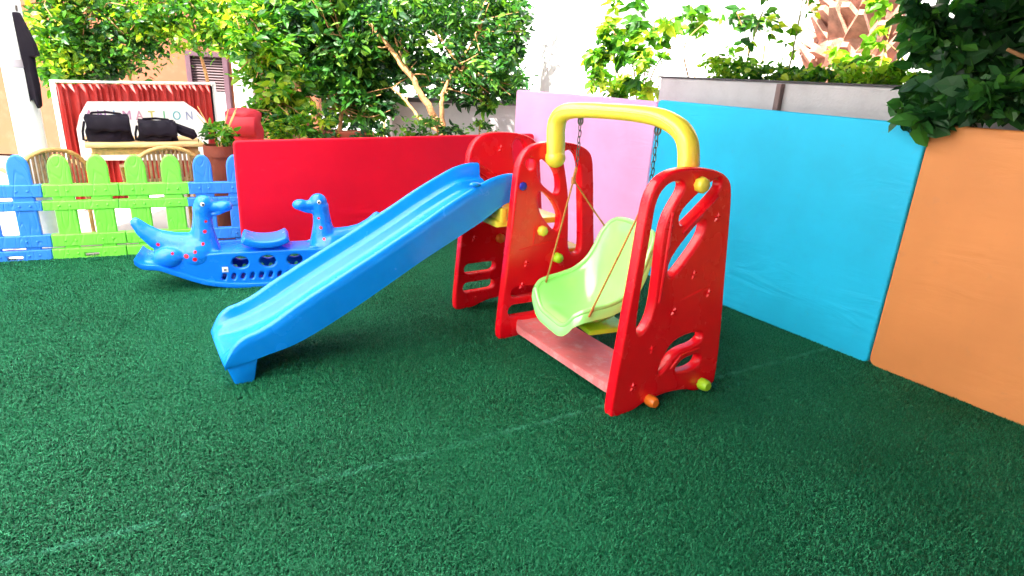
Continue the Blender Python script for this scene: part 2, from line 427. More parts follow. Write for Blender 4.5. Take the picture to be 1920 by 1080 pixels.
panel('padded_panel', wallpt(u_pc + .004), wallpt(u_co), .004, WALLH + .012, WALLH - .002, .05, M['cyanwall'], 'sky blue padded panel right of the swing frame', group='padded wall panels round the play area')
panel('padded_panel', wallpt(u_co + .006), wallpt(u_co + 2.2), .004, WALLH + .003, WALLH + .01, .05, M['orangewall'], 'orange padded panel nearest the camera at the right', group='padded wall panels round the play area', rad=.045)

# ------------------------------------------------------------------ playset: local X across the three frames, Y back from the slide, Z up
F2 = at(925, 633); TH = radians(-57.04)
PS = empty('slide_and_swing_set', F2, TH, 'red plastic climbing frame with a blue slide and yellow swing bar on the turf', 'playset')
OUT = [(0, .012), (.012, .2), (.03, .42), (.052, .7), (.062, .88), (.075, .96), (.12, 1.02), (.2, 1.05), (.34, 1.052), (.45, 1.035), (.52, 1.0), (.545, .95), (.565, .82), (.6, .54), (.635, .3), (.655, .06), (.64, .012), (.52, .005), (.46, .035), (.33, .048), (.2, .035), (.13, .004), (.03, 0)]
def outline(): return chaikin(OUT, 2)
def rounded(p): return chaikin(p, 2)
F3H = [rounded([(.225, 1.0), (.16, .985), (.118, .93), (.112, .8), (.098, .6), (.095, .385), (.125, .375), (.168, .45), (.17, .62), (.163, .76), (.172, .845), (.20, .905), (.25, .975)]),
       rounded([(.437, .998), (.262, .88), (.265, .825), (.295, .835), (.455, .962), (.455, .99)]),
       rounded([(.385, .83), (.24, .685), (.24, .61), (.27, .62), (.395, .76), (.402, .82)]),
       rounded([(.505, .32), (.33, .31), (.27, .225), (.255, .155), (.285, .17), (.35, .25), (.505, .262)]),
       rounded([(.51, .205), (.41, .2), (.365, .165), (.375, .142), (.48, .138), (.52, .165)])]
F3H = [[(u - .0, z) for u, z in h] for h in F3H]
F2H = [rounded([(.335, 1.0), (.41, 1.008), (.455, .94), (.478, .75), (.515, .47), (.49, .44), (.43, .46), (.42, .6), (.403, .77), (.365, .92)]),
       rounded([(.19, .985), (.31, .905), (.332, .79), (.3, .785), (.195, .86)]),
       rounded([(.2, .83), (.345, .70), (.348, .585), (.315, .59), (.21, .7)]),
       rounded([(.155, .975), (.118, .962), (.118, .93), (.155, .905)]),
       slot((.09, .16), (.24, .158), .03), slot((.10, .262), (.235, .262), .025)]
F1H = [rounded([(.355, 1.0), (.42, 1.008), (.46, .94), (.478, .75), (.515, .47), (.49, .44), (.43, .46), (.42, .6), (.403, .77), (.365, .92)]),
       slot((.085, .138), (.24, .14), .027), slot((.09, .255), (.24, .255), .027)]
def star(mb, X, Y, Z, s, rot, face=1):
    out = []
    for k in range(10):
        r = s if k % 2 == 0 else s * .42
        out.append((r * cos(rot + k * pi / 5), r * sin(rot + k * pi / 5)))
    vs = [(X, Y + a, Z + b) for a, b in out] + [(X + .007 * face, Y + a * .55, Z + b * .55) for a, b in out]
    n = 10
    mb.add(vs, [tuple(range(n, 2 * n))] + [(k, (k + 1) % n, (k + 1) % n + n, k + n) for k in range(n)])
def grow(p, d):
    L = len(p); ar = sum(p[i][0] * p[(i + 1) % L][1] - p[(i + 1) % L][0] * p[i][1] for i in range(L)); sg = 1 if ar > 0 else -1; out = []
    for i in range(L):
        a = p[i - 1]; b = p[(i + 1) % L]; t = Vector((b[0] - a[0], b[1] - a[1]))
        t = t.normalized() if t.length > 1e-6 else Vector((0, 0))
        out.append((p[i][0] + t.y * d * sg, p[i][1] - t.x * d * sg))
    return out
def frame(X0_, Yo, holes, stars, ridges, grows=(.004,) * 6):
    holes = [grow(h, g_) for h, g_ in zip(holes, grows)]
    vs, fs = plate_mesh([outline()] + holes, .052, .0115, lambda u, v, w: (X0_ + .026 + w, Yo + u, v), 4)
    mb = MB(); mb.add(vs, fs)
    for (u, z, rot) in stars: star(mb, X0_ + .051, Yo + u, z, .024, rot)
    for a, b, r in ridges: mb.tube([(X0_ + .049, Yo + a[0], a[1]), (X0_ + .052, Yo + (a[0] + b[0]) / 2, (a[1] + b[1]) / 2), (X0_ + .049, Yo + b[0], b[1])], r, 8)
    return mb.build('side_panel', M['red'], PS, ang=40)
X1_, X2_, X3_ = -.494, 0.0, .906
f1 = frame(X1_, -.012, F1H, [(.115, .44, .3), (.13, .06, .9), (.27, .96, .2), (.33, .34, .5)], [((.09, .86), (.30, .72), .006), ((.10, .90), (.31, .77), .006)])
f2 = frame(X2_, 0.0, F2H, [(.13, .30, .2), (.15, .42, .4), (.53, .32, .3)], [((.1, .5), (.4, .54), .005), ((.19, .62), (.19, .52), .006)])
f3 = frame(X3_, .012, F3H, [(.475, .84, .2), (.386, .60, .5), (.295, .445, .1), (.195, .29, .6), (.11, .13, .3), (.5, .5, .4)], [((.33, .49), (.50, .53), .005), ((.208, .88), (.20, .50), .009), ((.50, .233), (.385, .226), .007), ((.38, .222), (.33, .168), .007), ((.46, .93), (.28, .79), .008), ((.41, .78), (.26, .58), .008)][:5], (.007, .011, .010, .003, .003))
def plug(X, Y, Z, m, r=.028, h=.03, name='plug'):
    mb = MB(); n = 8
    prof = [(r * .92, 0), (r * 1.0, h * .4), (r * .95, h * .75), (r * .72, h), (0.0005, h * 1.02)]
    vs = []; fs = []
    for rr, x in prof:
        for k in range(n * 2):
            q = rr * (1 + .06 * cos(k * pi)); vs.append((X + x, Y + q * cos(pi * k / n), Z + q * sin(pi * k / n)))
    N2 = n * 2
    for i in range(len(prof) - 1):
        for k in range(N2): fs.append((i * N2 + k, i * N2 + (k + 1) % N2, (i + 1) * N2 + (k + 1) % N2, (i + 1) * N2 + k))
    mb.add(vs, fs); return mb.build(name, m, PS, ang=60)
e2 = X2_ + .049; e3 = X3_ + .049
plug(e2, .10, .834, M['navy'], .022, .014); plug(e2, .234, .594, M['yellow'], .028, .035); plug(e2, .344, .436, M['lime_p'], .028, .045)
plug(e3, .345, .985, M['yellow'], .032, .04); plug(e3, .228, .045, M['orange_p'], .026, .05); plug(e3, .56, .048, M['lime_p'], .028, .05)
plug(X1_ + .049, .279, .429, M['orange_p'], .028, .035); plug(X1_ + .049, .37, .60, M['yellow'], .028, .03)

# slide --------------------------------------------------------------
rim = [(.10, .885), (.04, .885), (-.03, .87), (-.096, .845), (-.262, .762), (-.433, .663), (-.651, .543), (-.858, .432), (-1.03, .338), (-1.13, .276), (-1.20, .243), (-1.255, .226), (-1.295, .196), (-1.322, .150), (-1.340, .108)]
bot = [(.10, .75), (.04, .735), (-.02, .70), (-.09, .655), (-.257, .567), (-.433, .475), (-.64, .358), (-.80, .270), (-.95, .195), (-1.06, .152), (-1.16, .130), (-1.21, .118), (-1.26, .110), (-1.30, .104), (-1.332, .098)]
flo = [(.10, .78), (.04, .78), (-.03, .778), (-.098, .755), (-.27, .665), (-.44, .565), (-.655, .445), (-.862, .332), (-1.03, .235), (-1.13, .190), (-1.20, .165), (-1.255, .152), (-1.295, .142), (-1.324, .128), (-1.341, .106)]
def dens(l): return [(v.x, v.y) for v in catmull([Vector((a, b, 0)) for a, b in l], 4)]
R_, B_, Fl = dens(rim), dens(bot), dens(flo)
XL, XR = -.437, -.004; XC = (XL + XR) / 2; HW = (XR - XL) / 2
rings = []
for (ry, rz_), (by, bz), (fy, fz) in zip(R_, B_, Fl):
    fz -= .022 * min(1, (rz_ - fz) / .1); D = rz_ - fz; half = []
    prof = [(HW - .004, 0, 'b'), (HW - .002, .35, 'm'), (HW, .8, 'm'), (HW - .001, -.012, 'r'), (HW - .008, -.002, 'r'), (HW - .018, .002, 'r'), (HW - .03, -.003, 'r'), (HW - .037, -.015, 'r'),
            (HW - .044, -.52, 'f'), (HW - .054, -.60, 'f'), (HW - .080, -.63, 'f'), (HW - .092, -.68, 'f'), (HW - .104, -.92, 'f'), (HW - .125, -.985, 'f'), (HW * .25, -1.0, 'f')]
    for x, t, k in prof:
        if k == 'b': y, z = by, bz
        elif k == 'm': y, z = by + (ry - by) * t, bz + (rz_ - .02 - bz) * t
        elif k == 'r': y, z = ry, rz_ + t * min(1, D / .05)
        else: y, z = ry + (fy - ry) * -t, rz_ + t * D
        half.append((x, y, z))
    top = [Vector((XC + x, y, z)) for x, y, z in half] + [Vector((XC - x, y, z)) for x, y, z in reversed(half)]
    # underside back to the start
    und = [Vector((XC - x, y, z)) for x, y, z in ((HW - .03, by, bz), (HW - .05, fy, fz - min(.02, .6 * max(.001, fz - bz))), (0, fy, fz - min(.02, .6 * max(.001, fz - bz))), (-(HW - .05), fy, fz - min(.02, .6 * max(.001, fz - bz))), (-(HW - .03), by, bz))]
    rings.append(top + und)
mb = MB(); n = len(rings[0]); vs = [v for r in rings for v in r]; fs = []
for i in range(len(rings) - 1):
    for k in range(n): fs.append((i * n + k, i * n + (k + 1) % n, (i + 1) * n + (k + 1) % n, (i + 1) * n + k))
fs.append(tuple(range(n))); fs.append(tuple((len(rings) - 1) * n + k for k in range(n)))
mb.add(vs, fs); slide = mb.build('slide', M['blue'], PS, ang=48)
# foot under the lip
mb = MB()
pts = [(-1.335, .112), (-1.305, .012), (-1.285, .0), (-1.235, .0), (-1.222, .014), (-1.195, .15)]
vs = [(x, y, z) for x in (XL + .03, XR - .012) for y, z in pts]; k = len(pts)
mb.add(vs, [tuple(range(k)), tuple(range(2 * k - 1, k - 1, -1))] + [(i, (i + 1) % k, (i + 1) % k + k, i + k) for i in range(k)])
mb.build('slide_foot', M['blue'], PS, bevel=.008)
for s in (-.02,):
    mb = MB(); mb.ell((s, -.135, .84), (.02, .03, .012)); mb.build('rim_joint', M['blue'], PS)
# deck and steps between the two slide frames
mb = MB(); mb.box((-.22, .20, .63), (.43, .42, .035)); mb.build('deck', M['yellow'], PS, bevel=.01)
mb = MB(); mb.box((-.22, .50, .44), (.43, .16, .035)); mb.build('step', M['yellow'], PS, bevel=.01)
mb = MB(); mb.box((-.22, .56, .23), (.43, .16, .035)); mb.build('step', M['yellow'], PS, bevel=.01)
mb = MB(); mb.box((-.22, .035, .665), (.43, .04, .10)); mb.build('deck_edge', M['yellow'], PS, bevel=.01)
# yellow wedge brace by the foot of the middle frame
mb = MB(); pts = [(.20, .245), (.30, .30), (.32, .21)]
vs = [(x, y, z) for x in (.05, .10) for y, z in pts]; mb.add(vs, [(0, 1, 2), (5, 4, 3), (0, 3, 4, 1), (1, 4, 5, 2), (2, 5, 3, 0)])
mb.build('brace', M['orange_p'], PS, bevel=.004)
# base board
def brd(u, v):
    x = .045 + u * .87; w = .5 - abs(u - .5); tp = min(1, w / .10)
    y0 = .075 + .05 * (1 - tp) ** 2; y1 = .36 - .06 * (1 - tp) ** 2
    sag = .012 * (1 - (2 * u - 1) ** 2)
    z = .098 - sag + .008 * (abs(2 * v - 1) ** 4)
    return Vector((x, y0 + (y1 - y0) * v, z))
mb = MB(); mb.grid(brd, 24, 12)
def brd2(u, v):
    p = brd(u, v); return Vector((p.x, p.y, .06))
mb.grid(brd2, 24, 12)
for vv in (0, 1): mb.grid(lambda u, v: Vector((brd(u, vv).x, brd(u, vv).y, .06 + (brd(u, vv).z - .06) * v)), 24, 1)
for uu in (0, 1): mb.grid(lambda u, v: Vector((brd(uu, v).x, brd(uu, v).y, .06 + (brd(uu, v).z - .06) * u)), 1, 12)
o = mb.build('base_board', M['pink_board'], PS)
# swing bar
path = catmull([(.080, .27, .97), (.075, .27, 1.05), (.068, .27, 1.12), (.085, .272, 1.175), (.145, .278, 1.208), (.27, .29, 1.222), (.44, .31, 1.228), (.59, .33, 1.229), (.70, .352, 1.220), (.79, .368, 1.188), (.835, .38, 1.135), (.850, .388, 1.05), (.852, .39, .98)], 5)
rad = []
for i, p_ in enumerate(path):
    t = i / (len(path) - 1); rad.append(.049 - .010 * math.exp(-((t - .5) / .2) ** 2) + .003 * t)
mb = MB(); mb.tube(path, rad, 18, flat=.86)
mb.tube([p_ + Vector((0, -rad[i] * .95, .004)) for i, p_ in enumerate(path)][12:-12], .006, 8)
mb.build('swing_bar', M['yellow'], PS, ang=60)
mb = MB(); mb.ell((.078, .27, .975), (.052, .054, .05)); mb.build('bar_end', M['yellow'], PS)

# ------------------------------------------------------------------ toddler swing
SW = empty('toddler_swing', PS.matrix_world @ Vector((0, 0, 0)) if False else F2, TH, 'lime green bucket swing seat hanging on ropes and chains from the yellow bar', 'swing')
ATT = [(.233, .29), (.688, .35)]
def torus(mb, c, R, r, ax, stretch=1.0, n=14, k=6):
    c = Vector(c); ax = Vector(ax).normalized(); z = Vector((0, 0, 1)); z = (z - ax * z.dot(ax)).normalized(); y = ax.cross(z)
    mb.tube([c + z * cos(2 * pi * i / n) * R * stretch + y * sin(2 * pi * i / n) * R for i in range(n + 1)], r, k, cap=False)
ropes = {}
front = [(.235, .155, .372), (.69, .07, .362)]; back = [(.31, .50, .60), (.665, .405, .56)]
for i, (ax_, ay) in enumerate(ATT):
    mb = MB()
    zz = 1.158; torus(mb, (ax_, ay, zz + .012), .017, .0045, (0, 1, 0), 1.1); z = zz - .018; q = 0
    mb.tube([(ax_, ay, 1.155), (ax_, ay, 1.19)], .005, 6)
    while z > .965:
        torus(mb, (ax_ + (.003 if q % 2 else -.002), ay, z), .009, .0026, (1, .2, 0) if q % 2 else (.1, 1, 0), 2.0, 12, 5); z -= .029; q += 1
    mb.build('chain', M['steel'], SW)
    top = Vector((ax_, ay, z + .012)); kn = top + Vector((0, -.012, -.06))
    mb = MB(); mb.tube([top, kn], .0075, 8); mb.tube([kn + Vector((0, 0, .012)), kn - Vector((0, 0, .02))], .011, 8); mb.build('rope', M['rope'], SW)
    for tgt in (front[i], back[i]):
        mb = MB(); tg = Vector(tgt); mb.tube([kn, (kn + tg) / 2 + Vector((0, 0, -.004)), tg], .0046, 8); mb.build('rope', M['rope'], SW)
# seat shell: t runs from front lip to head rest, s across
cen = catmull([(.075, .318), (.10, .322), (.16, .305), (.26, .30), (.34, .325), (.385, .40), (.42, .50), (.455, .61), (.485, .70), (.50, .735)], 4)if False else None
def cat2(l, n=4): return [(v.x, v.y) for v in catmull([Vector((a, b, 0)) for a, b in l], n)]
CE = cat2([(.055, .268), (.085, .283), (.15, .272), (.24, .272), (.32, .295), (.375, .37), (.405, .47), (.435, .58), (.462, .67), (.475, .712)])
SI = cat2([(.060, .352), (.095, .378), (.15, .392), (.22, .405), (.29, .43), (.35, .48), (.39, .55), (.42, .625), (.45, .675), (.468, .700)])
WD = cat2([(0, .205), (1, .225), (2, .232), (3, .235), (4, .230), (5, .222), (6, .214), (7, .206), (8, .19), (9, .155)])
cx0, ry = .467, radians(-9)
def seatpt(i, s, lift=0.0):
    cy, cz = CE[i]; sy, sz = SI[i]; w = WD[i][1]; a = abs(s)
    k = max(0, (a - .35) / .65); k = k ** 2.2 if k > 0 else 0
    x = s * w; y = cy + (sy - cy) * k; z = cz + (sz - cz) * k + lift
    q = Vector((x, y - .25, 0)); q = Matrix.Rotation(ry, 3, 'Z') @ q
    return Vector((cx0 + q.x, .25 + q.y, z))
nt_ = len(CE)
ss = [-1 + 2 * k / 24 for k in range(25)]
mb = MB(); vs = [seatpt(i, s) for i in range(nt_) for s in ss]; fs = []
for i in range(nt_ - 1):
    for k in range(24): a = i * 25 + k; fs.append((a, a + 1, a + 26, a + 25))
mb.add(vs, fs); seat = mb.build('seat', M['seat'], SW, solid=.012)
bd = [seatpt(i, -1) for i in range(nt_)] + [seatpt(nt_ - 1, s) for s in ss[1:-1]] + [seatpt(i, 1) for i in reversed(range(nt_))] + [seatpt(0, s) for s in reversed(ss[1:-1])]
# rolled rim, drawn outwards and down
cc = Vector((cx0, .28, .4))
mb = MB(); bd2 = bd + [bd[0]]
mb.tube(bd2, .0125, 10, cap=False)
skirt = []
nb = len(bd)
for i, b in enumerate(bd):
    d_ = b - cc; d_.z = 0; d_.normalize(); skirt.append((b, b + d_ * .016 + Vector((0, 0, -.012)), b + d_ * .02 + Vector((0, 0, -.05))))
vs = [v for t in skirt for v in t]; fs = []
for i in range(nb):
    j = (i + 1) % nb
    for k in range(2): fs.append((i * 3 + k, j * 3 + k, j * 3 + k + 1, i * 3 + k + 1))
mb.add(vs, fs); mb.build('seat_rim', M['seat'], SW, ang=70)
mb = MB(); mb.box((cx0 + .03, .27, .245), (.30, .22, .03), rz=ry); mb.build('seat_base', M['lime_p'], SW, bevel=.012)

# ------------------------------------------------------------------ rocker
RTH = radians(22); RO = Vector((-1.7317, 3.7566, 0)) + Vector((cos(RTH), sin(RTH), 0)) * .14
RK = empty('rocking_toy', RO, RTH, 'blue seesaw rocker with two red-spotted dinosaurs behind the slide', 'rocking toy')
def dinomat():
    m = mat('dino_blue', (.007, .225, .92), .25, .06, bump=.02)
    nt = m.node_tree; p = nt.nodes['Principled BSDF']; src = p.inputs['Base Color'].links[0].from_socket
    tc = N(nt, 'ShaderNodeTexCoord'); ab = N(nt, 'ShaderNodeVectorMath', operation='ABSOLUTE'); nt.links.new(tc.outputs['Object'], ab.inputs[0])
    acc = None
    for (x, z, r) in [(.34, .36, .011), (.355, .29, .009), (.40, .25, .010), (.45, .225, .014), (.405, .205, .013), (.60, .29, .011), (.52, .25, .008), (.33, .42, .008)]:
        sp = N(nt, 'ShaderNodeSeparateXYZ'); nt.links.new(ab.outputs[0], sp.inputs[0])
        cb = N(nt, 'ShaderNodeCombineXYZ'); nt.links.new(sp.outputs[0], cb.inputs[0]); nt.links.new(sp.outputs[2], cb.inputs[2])
        dd = N(nt, 'ShaderNodeVectorMath', operation='DISTANCE'); nt.links.new(cb.outputs[0], dd.inputs[0]); dd.inputs[1].default_value = (x, 0, z)
        lt = ramp(nt, dd.outputs['Value'], r * 1.15, r * .85)
        if acc is None: acc = lt
        else:
            mxx = N(nt, 'ShaderNodeMath', operation='MAXIMUM'); nt.links.new(acc, mxx.inputs[0]); nt.links.new(lt, mxx.inputs[1]); acc = mxx.outputs[0]
    nt.links.new(hsvmix(nt, acc, src, (.75, .01, .03)), p.inputs['Base Color'])
    return m
M['dino'] = dinomat()
M['hull'] = mat('rocker_blue', (.005, .205, .90), .25, .06, bump=.02)
# hull: two side plates with round windows and slots, joined by deck and rocker sole
low = [(-.72, .20), (-.68, .165), (-.60, .150), (-.50, .100), (-.36, .040), (-.2, .008), (0, 0), (.2, .008), (.36, .040), (.50, .100), (.60, .150), (.68, .165), (.72, .20)]
up = [(.68, .187), (.62, .185), (.52, .195), (.42, .225), (.30, .235), (.15, .235), (0, .235), (-.15, .235), (-.30, .235), (-.42, .225), (-.52, .195), (-.62, .185), (-.68, .187)]
outl = chaikin([(a, b) for a, b in cat2(low, 3)] + up, 1)
holes = [[(cx_ + .048 * cos(2 * pi * k / 20), .168 + .038 * sin(2 * pi * k / 20)) for k in range(20)] for cx_ in (-.155, 0.005, .168)]
holes += [slot((-.258 + .054 * k, .068 + .0 * k), (-.250 + .054 * k, .088), .011, 4) for k in range(10)]
for sgn in (-1, 1):
    vs, fs = plate_mesh([outl] + holes, .036, .011, lambda u, v, w: (u, sgn * (.115 - .018) + w, v), 3)
    mb = MB(); mb.add(vs, fs); mb.build('hull_side', M['hull'], RK, ang=45)
lw = cat2(low, 4)
mb = MB()
vs = []
for (x, z) in lw:
    wy = .142 + .02 * max(0, (abs(x) - .5) / .2)
    vs += [(x, -wy, z - .0), (x, wy, z - .0), (x, wy, z + .034), (x, -wy, z + .034)]
fs = []
for i in range(len(lw) - 1):
    for k in range(4): fs.append((i * 4 + k, i * 4 + (k + 1) % 4, i * 4 + 4 + (k + 1) % 4, i * 4 + 4 + k))
fs += [(0, 1, 2, 3), tuple((len(lw) - 1) * 4 + k for k in (3, 2, 1, 0))]
mb.add(vs, fs); mb.build('rocker_sole', M['hull'], RK, bevel=.008, ang=50)
mb = MB(); mb.box((0, 0, .222), (.86, .2, .03)); mb.build('deck', M['hull'], RK, bevel=.01)
mb = MB()
def pad(u, v):
    x = -.135 + .27 * u; y = -.125 + .25 * v; z = .262 + .034 * abs(2 * u - 1) ** 2.5 + .006 * (1 - abs(2 * v - 1) ** 3)
    return Vector((x, y, z + .012))
mb.grid(pad, 16, 10); o = mb.build('seat_pad', M['hull'], RK, solid=.045); 
b_ = o.modifiers.new('b', 'BEVEL'); b_.width = .012; b_.segments = 3; bake(o)
def dino(sg):
    """head looks towards the middle of the toy"""
    mb = MB(); f = lambda x, y, z: (sg * x, y, z)
    mb.ell(f(.40, 0, .215), (.135, .132, .115)); mb.ell(f(.50, 0, .225), (.14, .115, .075))
    mb.tube([f(*q) for q in ((.365, 0, .22), (.36, 0, .30), (.355, 0, .38), (.35, 0, .45), (.345, 0, .50))], [.11, .080, .060, .053, .055], 14)
    mb.ell(f(.335, 0, .515), (.058, .052, .060))
    mb.ell(f(.275, 0, .500), (.05, .042, .030)); mb.ell(f(.225, 0, .502), (.052, .046, .036))
    mb.ell(f(.262, 0, .462), (.055, .034, .013), R=Matrix.Rotation(sg * .25, 3, 'Y'))
    mb.tube([f(*q) for q in ((.44, 0, .25), (.54, 0, .275), (.62, 0, .315), (.68, 0, .37), (.715, 0, .42), (.725, 0, .438))], [.095, .078, .060, .044, .030, .018], 12)
    for y in (-.085, .085):
        mb.ell(f(.55, y * 1.15, .215), (.085, .05, .062)); mb.ell(f(.61, y * 1.0, .185), (.09, .04, .024))
        mb.ell(f(.37, y, .20), (.045, .032, .05))
        mb.ell(f(.345, y * .45, .525), (.022, .014, .024))
        mb.ell(f(.30, y, .235), (.05, .016, .016))
    o = moulded(mb, 'dinosaur', M['dino'], RK, .007, 5)
    for y in (-.052, .052):
        e = MB(); e.ell(f(.338, y * .95, .525), (.013, .006, .014), 12, 8); e.build('eye', M['white'], o)
        e = MB(); e.ell(f(.335, y * 1.06, .525), (.006, .003, .007), 10, 6); e.build('pupil', M['black'], o)
dino(-1); dino(1)
mb = MB(); mb.box((-.245, -.1165, .128), (.034, .003, .034)); stk = mb.build('sticker', M['sticker'], RK, bevel=.001)
mb = MB(); mb.box((-.245, -.1185, .126), (.014, .002, .010)); mb.build('printed_mark', M['ink'], stk)

# ------------------------------------------------------------------ picket fence
def grainmat(name, col):
    m = mat(name, col, .4, .05, bump=0)
    nt = m.node_tree; p = nt.nodes['Principled BSDF']; tc = N(nt, 'ShaderNodeTexCoord')
    mp = N(nt, 'ShaderNodeMapping'); mp.inputs['Scale'].default_value = (1, 1, .22); nt.links.new(tc.outputs['Object'], mp.inputs[0])
    n_ = N(nt, 'ShaderNodeTexNoise'); n_.inputs['Scale'].default_value = 9; n_.inputs['Detail'].default_value = 1; nt.links.new(mp.outputs[0], n_.inputs[0])
    mu = N(nt, 'ShaderNodeMath', operation='MULTIPLY'); nt.links.new(n_.outputs[0], mu.inputs[0]); mu.inputs[1].default_value = 9
    fr = N(nt, 'ShaderNodeMath', operation='PINGPONG'); nt.links.new(mu.outputs[0], fr.inputs[0]); fr.inputs[1].default_value = .5
    b = N(nt, 'ShaderNodeBump'); b.inputs['Strength'].default_value = .5; b.inputs['Distance'].default_value = .005
    nt.links.new(ramp(nt, fr.outputs[0], 0, .16), b.inputs['Height']); nt.links.new(b.outputs[0], p.inputs['Normal'])
    return m
M['fgreen'] = grainmat('green_picket', (.20, .82, .07)); M['fblue'] = grainmat('blue_picket', (.035, .24, .84))
def fence_section(s0, m, label, npk=2):
    """pickets at 0 and .22 from s0"""
    root = empty('picket_fence', FP + FW * s0, math.atan2(FW.y, FW.x), label, 'fence', 'toy picket fence sections along the left side')
    for k in range(npk):
        cx_ = k * .217
        prof = [(-.062, .03), (-.062, .60), (-.06, .645), (-.045, .685), (-.02, .708), (.0, .712), (.02, .708), (.045, .685), (.06, .645), (.062, .60), (.062, .03)]
        vs, fs = plate_mesh([chaikin(prof, 1)], .036, .010, lambda u, v, w: (cx_ + u, w, v), 3)
        mb = MB(); mb.add(vs, fs); mb.build('picket', m, root, ang=45)
    for (z, h, ex) in ((.475, .085, .0), (.375, .065, -.015), (.135, .085, .0), (.04, .075, -.01)):
        L0, L1 = -.108 + ex, (npk - 1) * .217 + .108 + ex
        hl = [[(L0, z - h / 2), (L1, z - h / 2), (L1, z + h / 2), (L0, z + h / 2)]]
        if z < .1:
            hl[0] = [(L0, 0), (L1, 0), (L1, z + h / 2), (L0, z + h / 2)]
            hl.append([(.065, .012), (.15, .012), (.15, .038), (.065, .038)])
        vs, fs = plate_mesh([list(map(tuple, q)) for q in hl], .052, .009, lambda u, v, w: (u, w, v), 3)
        mb = MB(); mb.add(vs, fs)
        for k in range(npk):
            for dx in (-.03, .03): mb.ell((k * .217 + dx, -.027, z), (.008, .006, .008), 8, 6)
        mb.build('rail', m, root, ang=45)
    return root
fence_section(-.015, M['fblue'], 'blue toy picket fence section at the far left', 2)
fence_section(.42, M['fgreen'], 'lime green toy fence section next to the far left blue one', 2)
fence_section(.858, M['fgreen'], 'lime green toy fence section behind the rocker tail', 2)
fence_section(1.275, M['fblue'], 'blue toy picket fence section beside the red panel', 2)
fence_section(-.45, M['fblue'], 'blue toy picket fence section outside the left edge', 2) if False else None

# ------------------------------------------------------------------ foliage tools
def leaf_mesh(name, centres, m, size, parent, aspect=.5, droop=.3, seed=0, n_up=.35):
    rnd = random.Random(seed); v = []; f = []; r = []
    for c in centres:
        c, br = (c if isinstance(c, tuple) and len(c) == 2 and isinstance(c[0], Vector) else (c, 0))
        L = size * (rnd.uniform(.5, 1.2) if rnd.random() < .8 else rnd.uniform(1.1, 1.7)); w = L * aspect * rnd.uniform(.8, 1.2) * .5
        d = Vector((rnd.gauss(0, 1), rnd.gauss(0, 1), rnd.gauss(0, .6) - droop)).normalized()
        nn = Vector((rnd.gauss(0, .6), rnd.gauss(0, .6) - .25, rnd.gauss(0, .5) + n_up)); nn = (nn - d * nn.dot(d))
        if nn.length < 1e-3: nn = d.orthogonal()
        nn.normalize(); sd_ = d.cross(nn); b = len(v)
        fold = .18 * w
        v += [c, c + d * L * .3 + sd_ * w - nn * -fold, c + d * L * .3 - sd_ * w - nn * -fold, c + d * L * .45, c + d * L * .72 + sd_ * w * .7 - nn * (.05 * L - fold), c + d * L * .72 - sd_ * w * .7 - nn * (.05 * L - fold), c + d * L - nn * .12 * L]
        f += [(b, b + 1, b + 3), (b, b + 3, b + 2), (b + 1, b + 4, b + 3), (b + 2, b + 3, b + 5), (b + 3, b + 4, b + 6), (b + 3, b + 6, b + 5)]
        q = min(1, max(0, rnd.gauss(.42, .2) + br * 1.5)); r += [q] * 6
    me = bpy.data.meshes.new(name); me.from_pydata([tuple(x) for x in v], [], f)
    a = me.attributes.new('rnd', 'FLOAT', 'FACE'); a.data.foreach_set('value', r)
    me.materials.append(m); return link(name, me, parent)
def blob(c, r, n, rnd, shell=.5, clump=True):
    """leaf positions in uneven clumps inside an ellipsoid"""
    out = []; c = Vector(c)
    nc = max(4, n // 20)
    for _ in range(nc):
        while True:
            p_ = Vector((rnd.uniform(-1, 1), rnd.uniform(-1, 1), rnd.uniform(-1, 1)))
            if p_.length < 1 and p_.length > rnd.random() * shell: break
        br = rnd.gauss(0, .18); cs = rnd.uniform(.08, .2)
        for _ in range(n // nc):
            q = p_ + Vector((rnd.gauss(0, cs), rnd.gauss(0, cs), rnd.gauss(0, cs)))
            out.append((c + Vector((q.x * r[0], q.y * r[1], q.z * r[2])), br))
    return out
G = {}
G['bright'] = leafmat('leaf_bright', (.012, .08, .008), (.08, .26, .012), (.42, .50, .03))
G['yellow'] = leafmat('leaf_yellow_green', (.06, .22, .01), (.20, .42, .02), (.45, .52, .04))
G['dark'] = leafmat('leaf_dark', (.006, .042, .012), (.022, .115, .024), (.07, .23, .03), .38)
G['mid'] = leafmat('leaf_mid', (.006, .04, .012), (.04, .17, .022), (.20, .38, .035), .42)
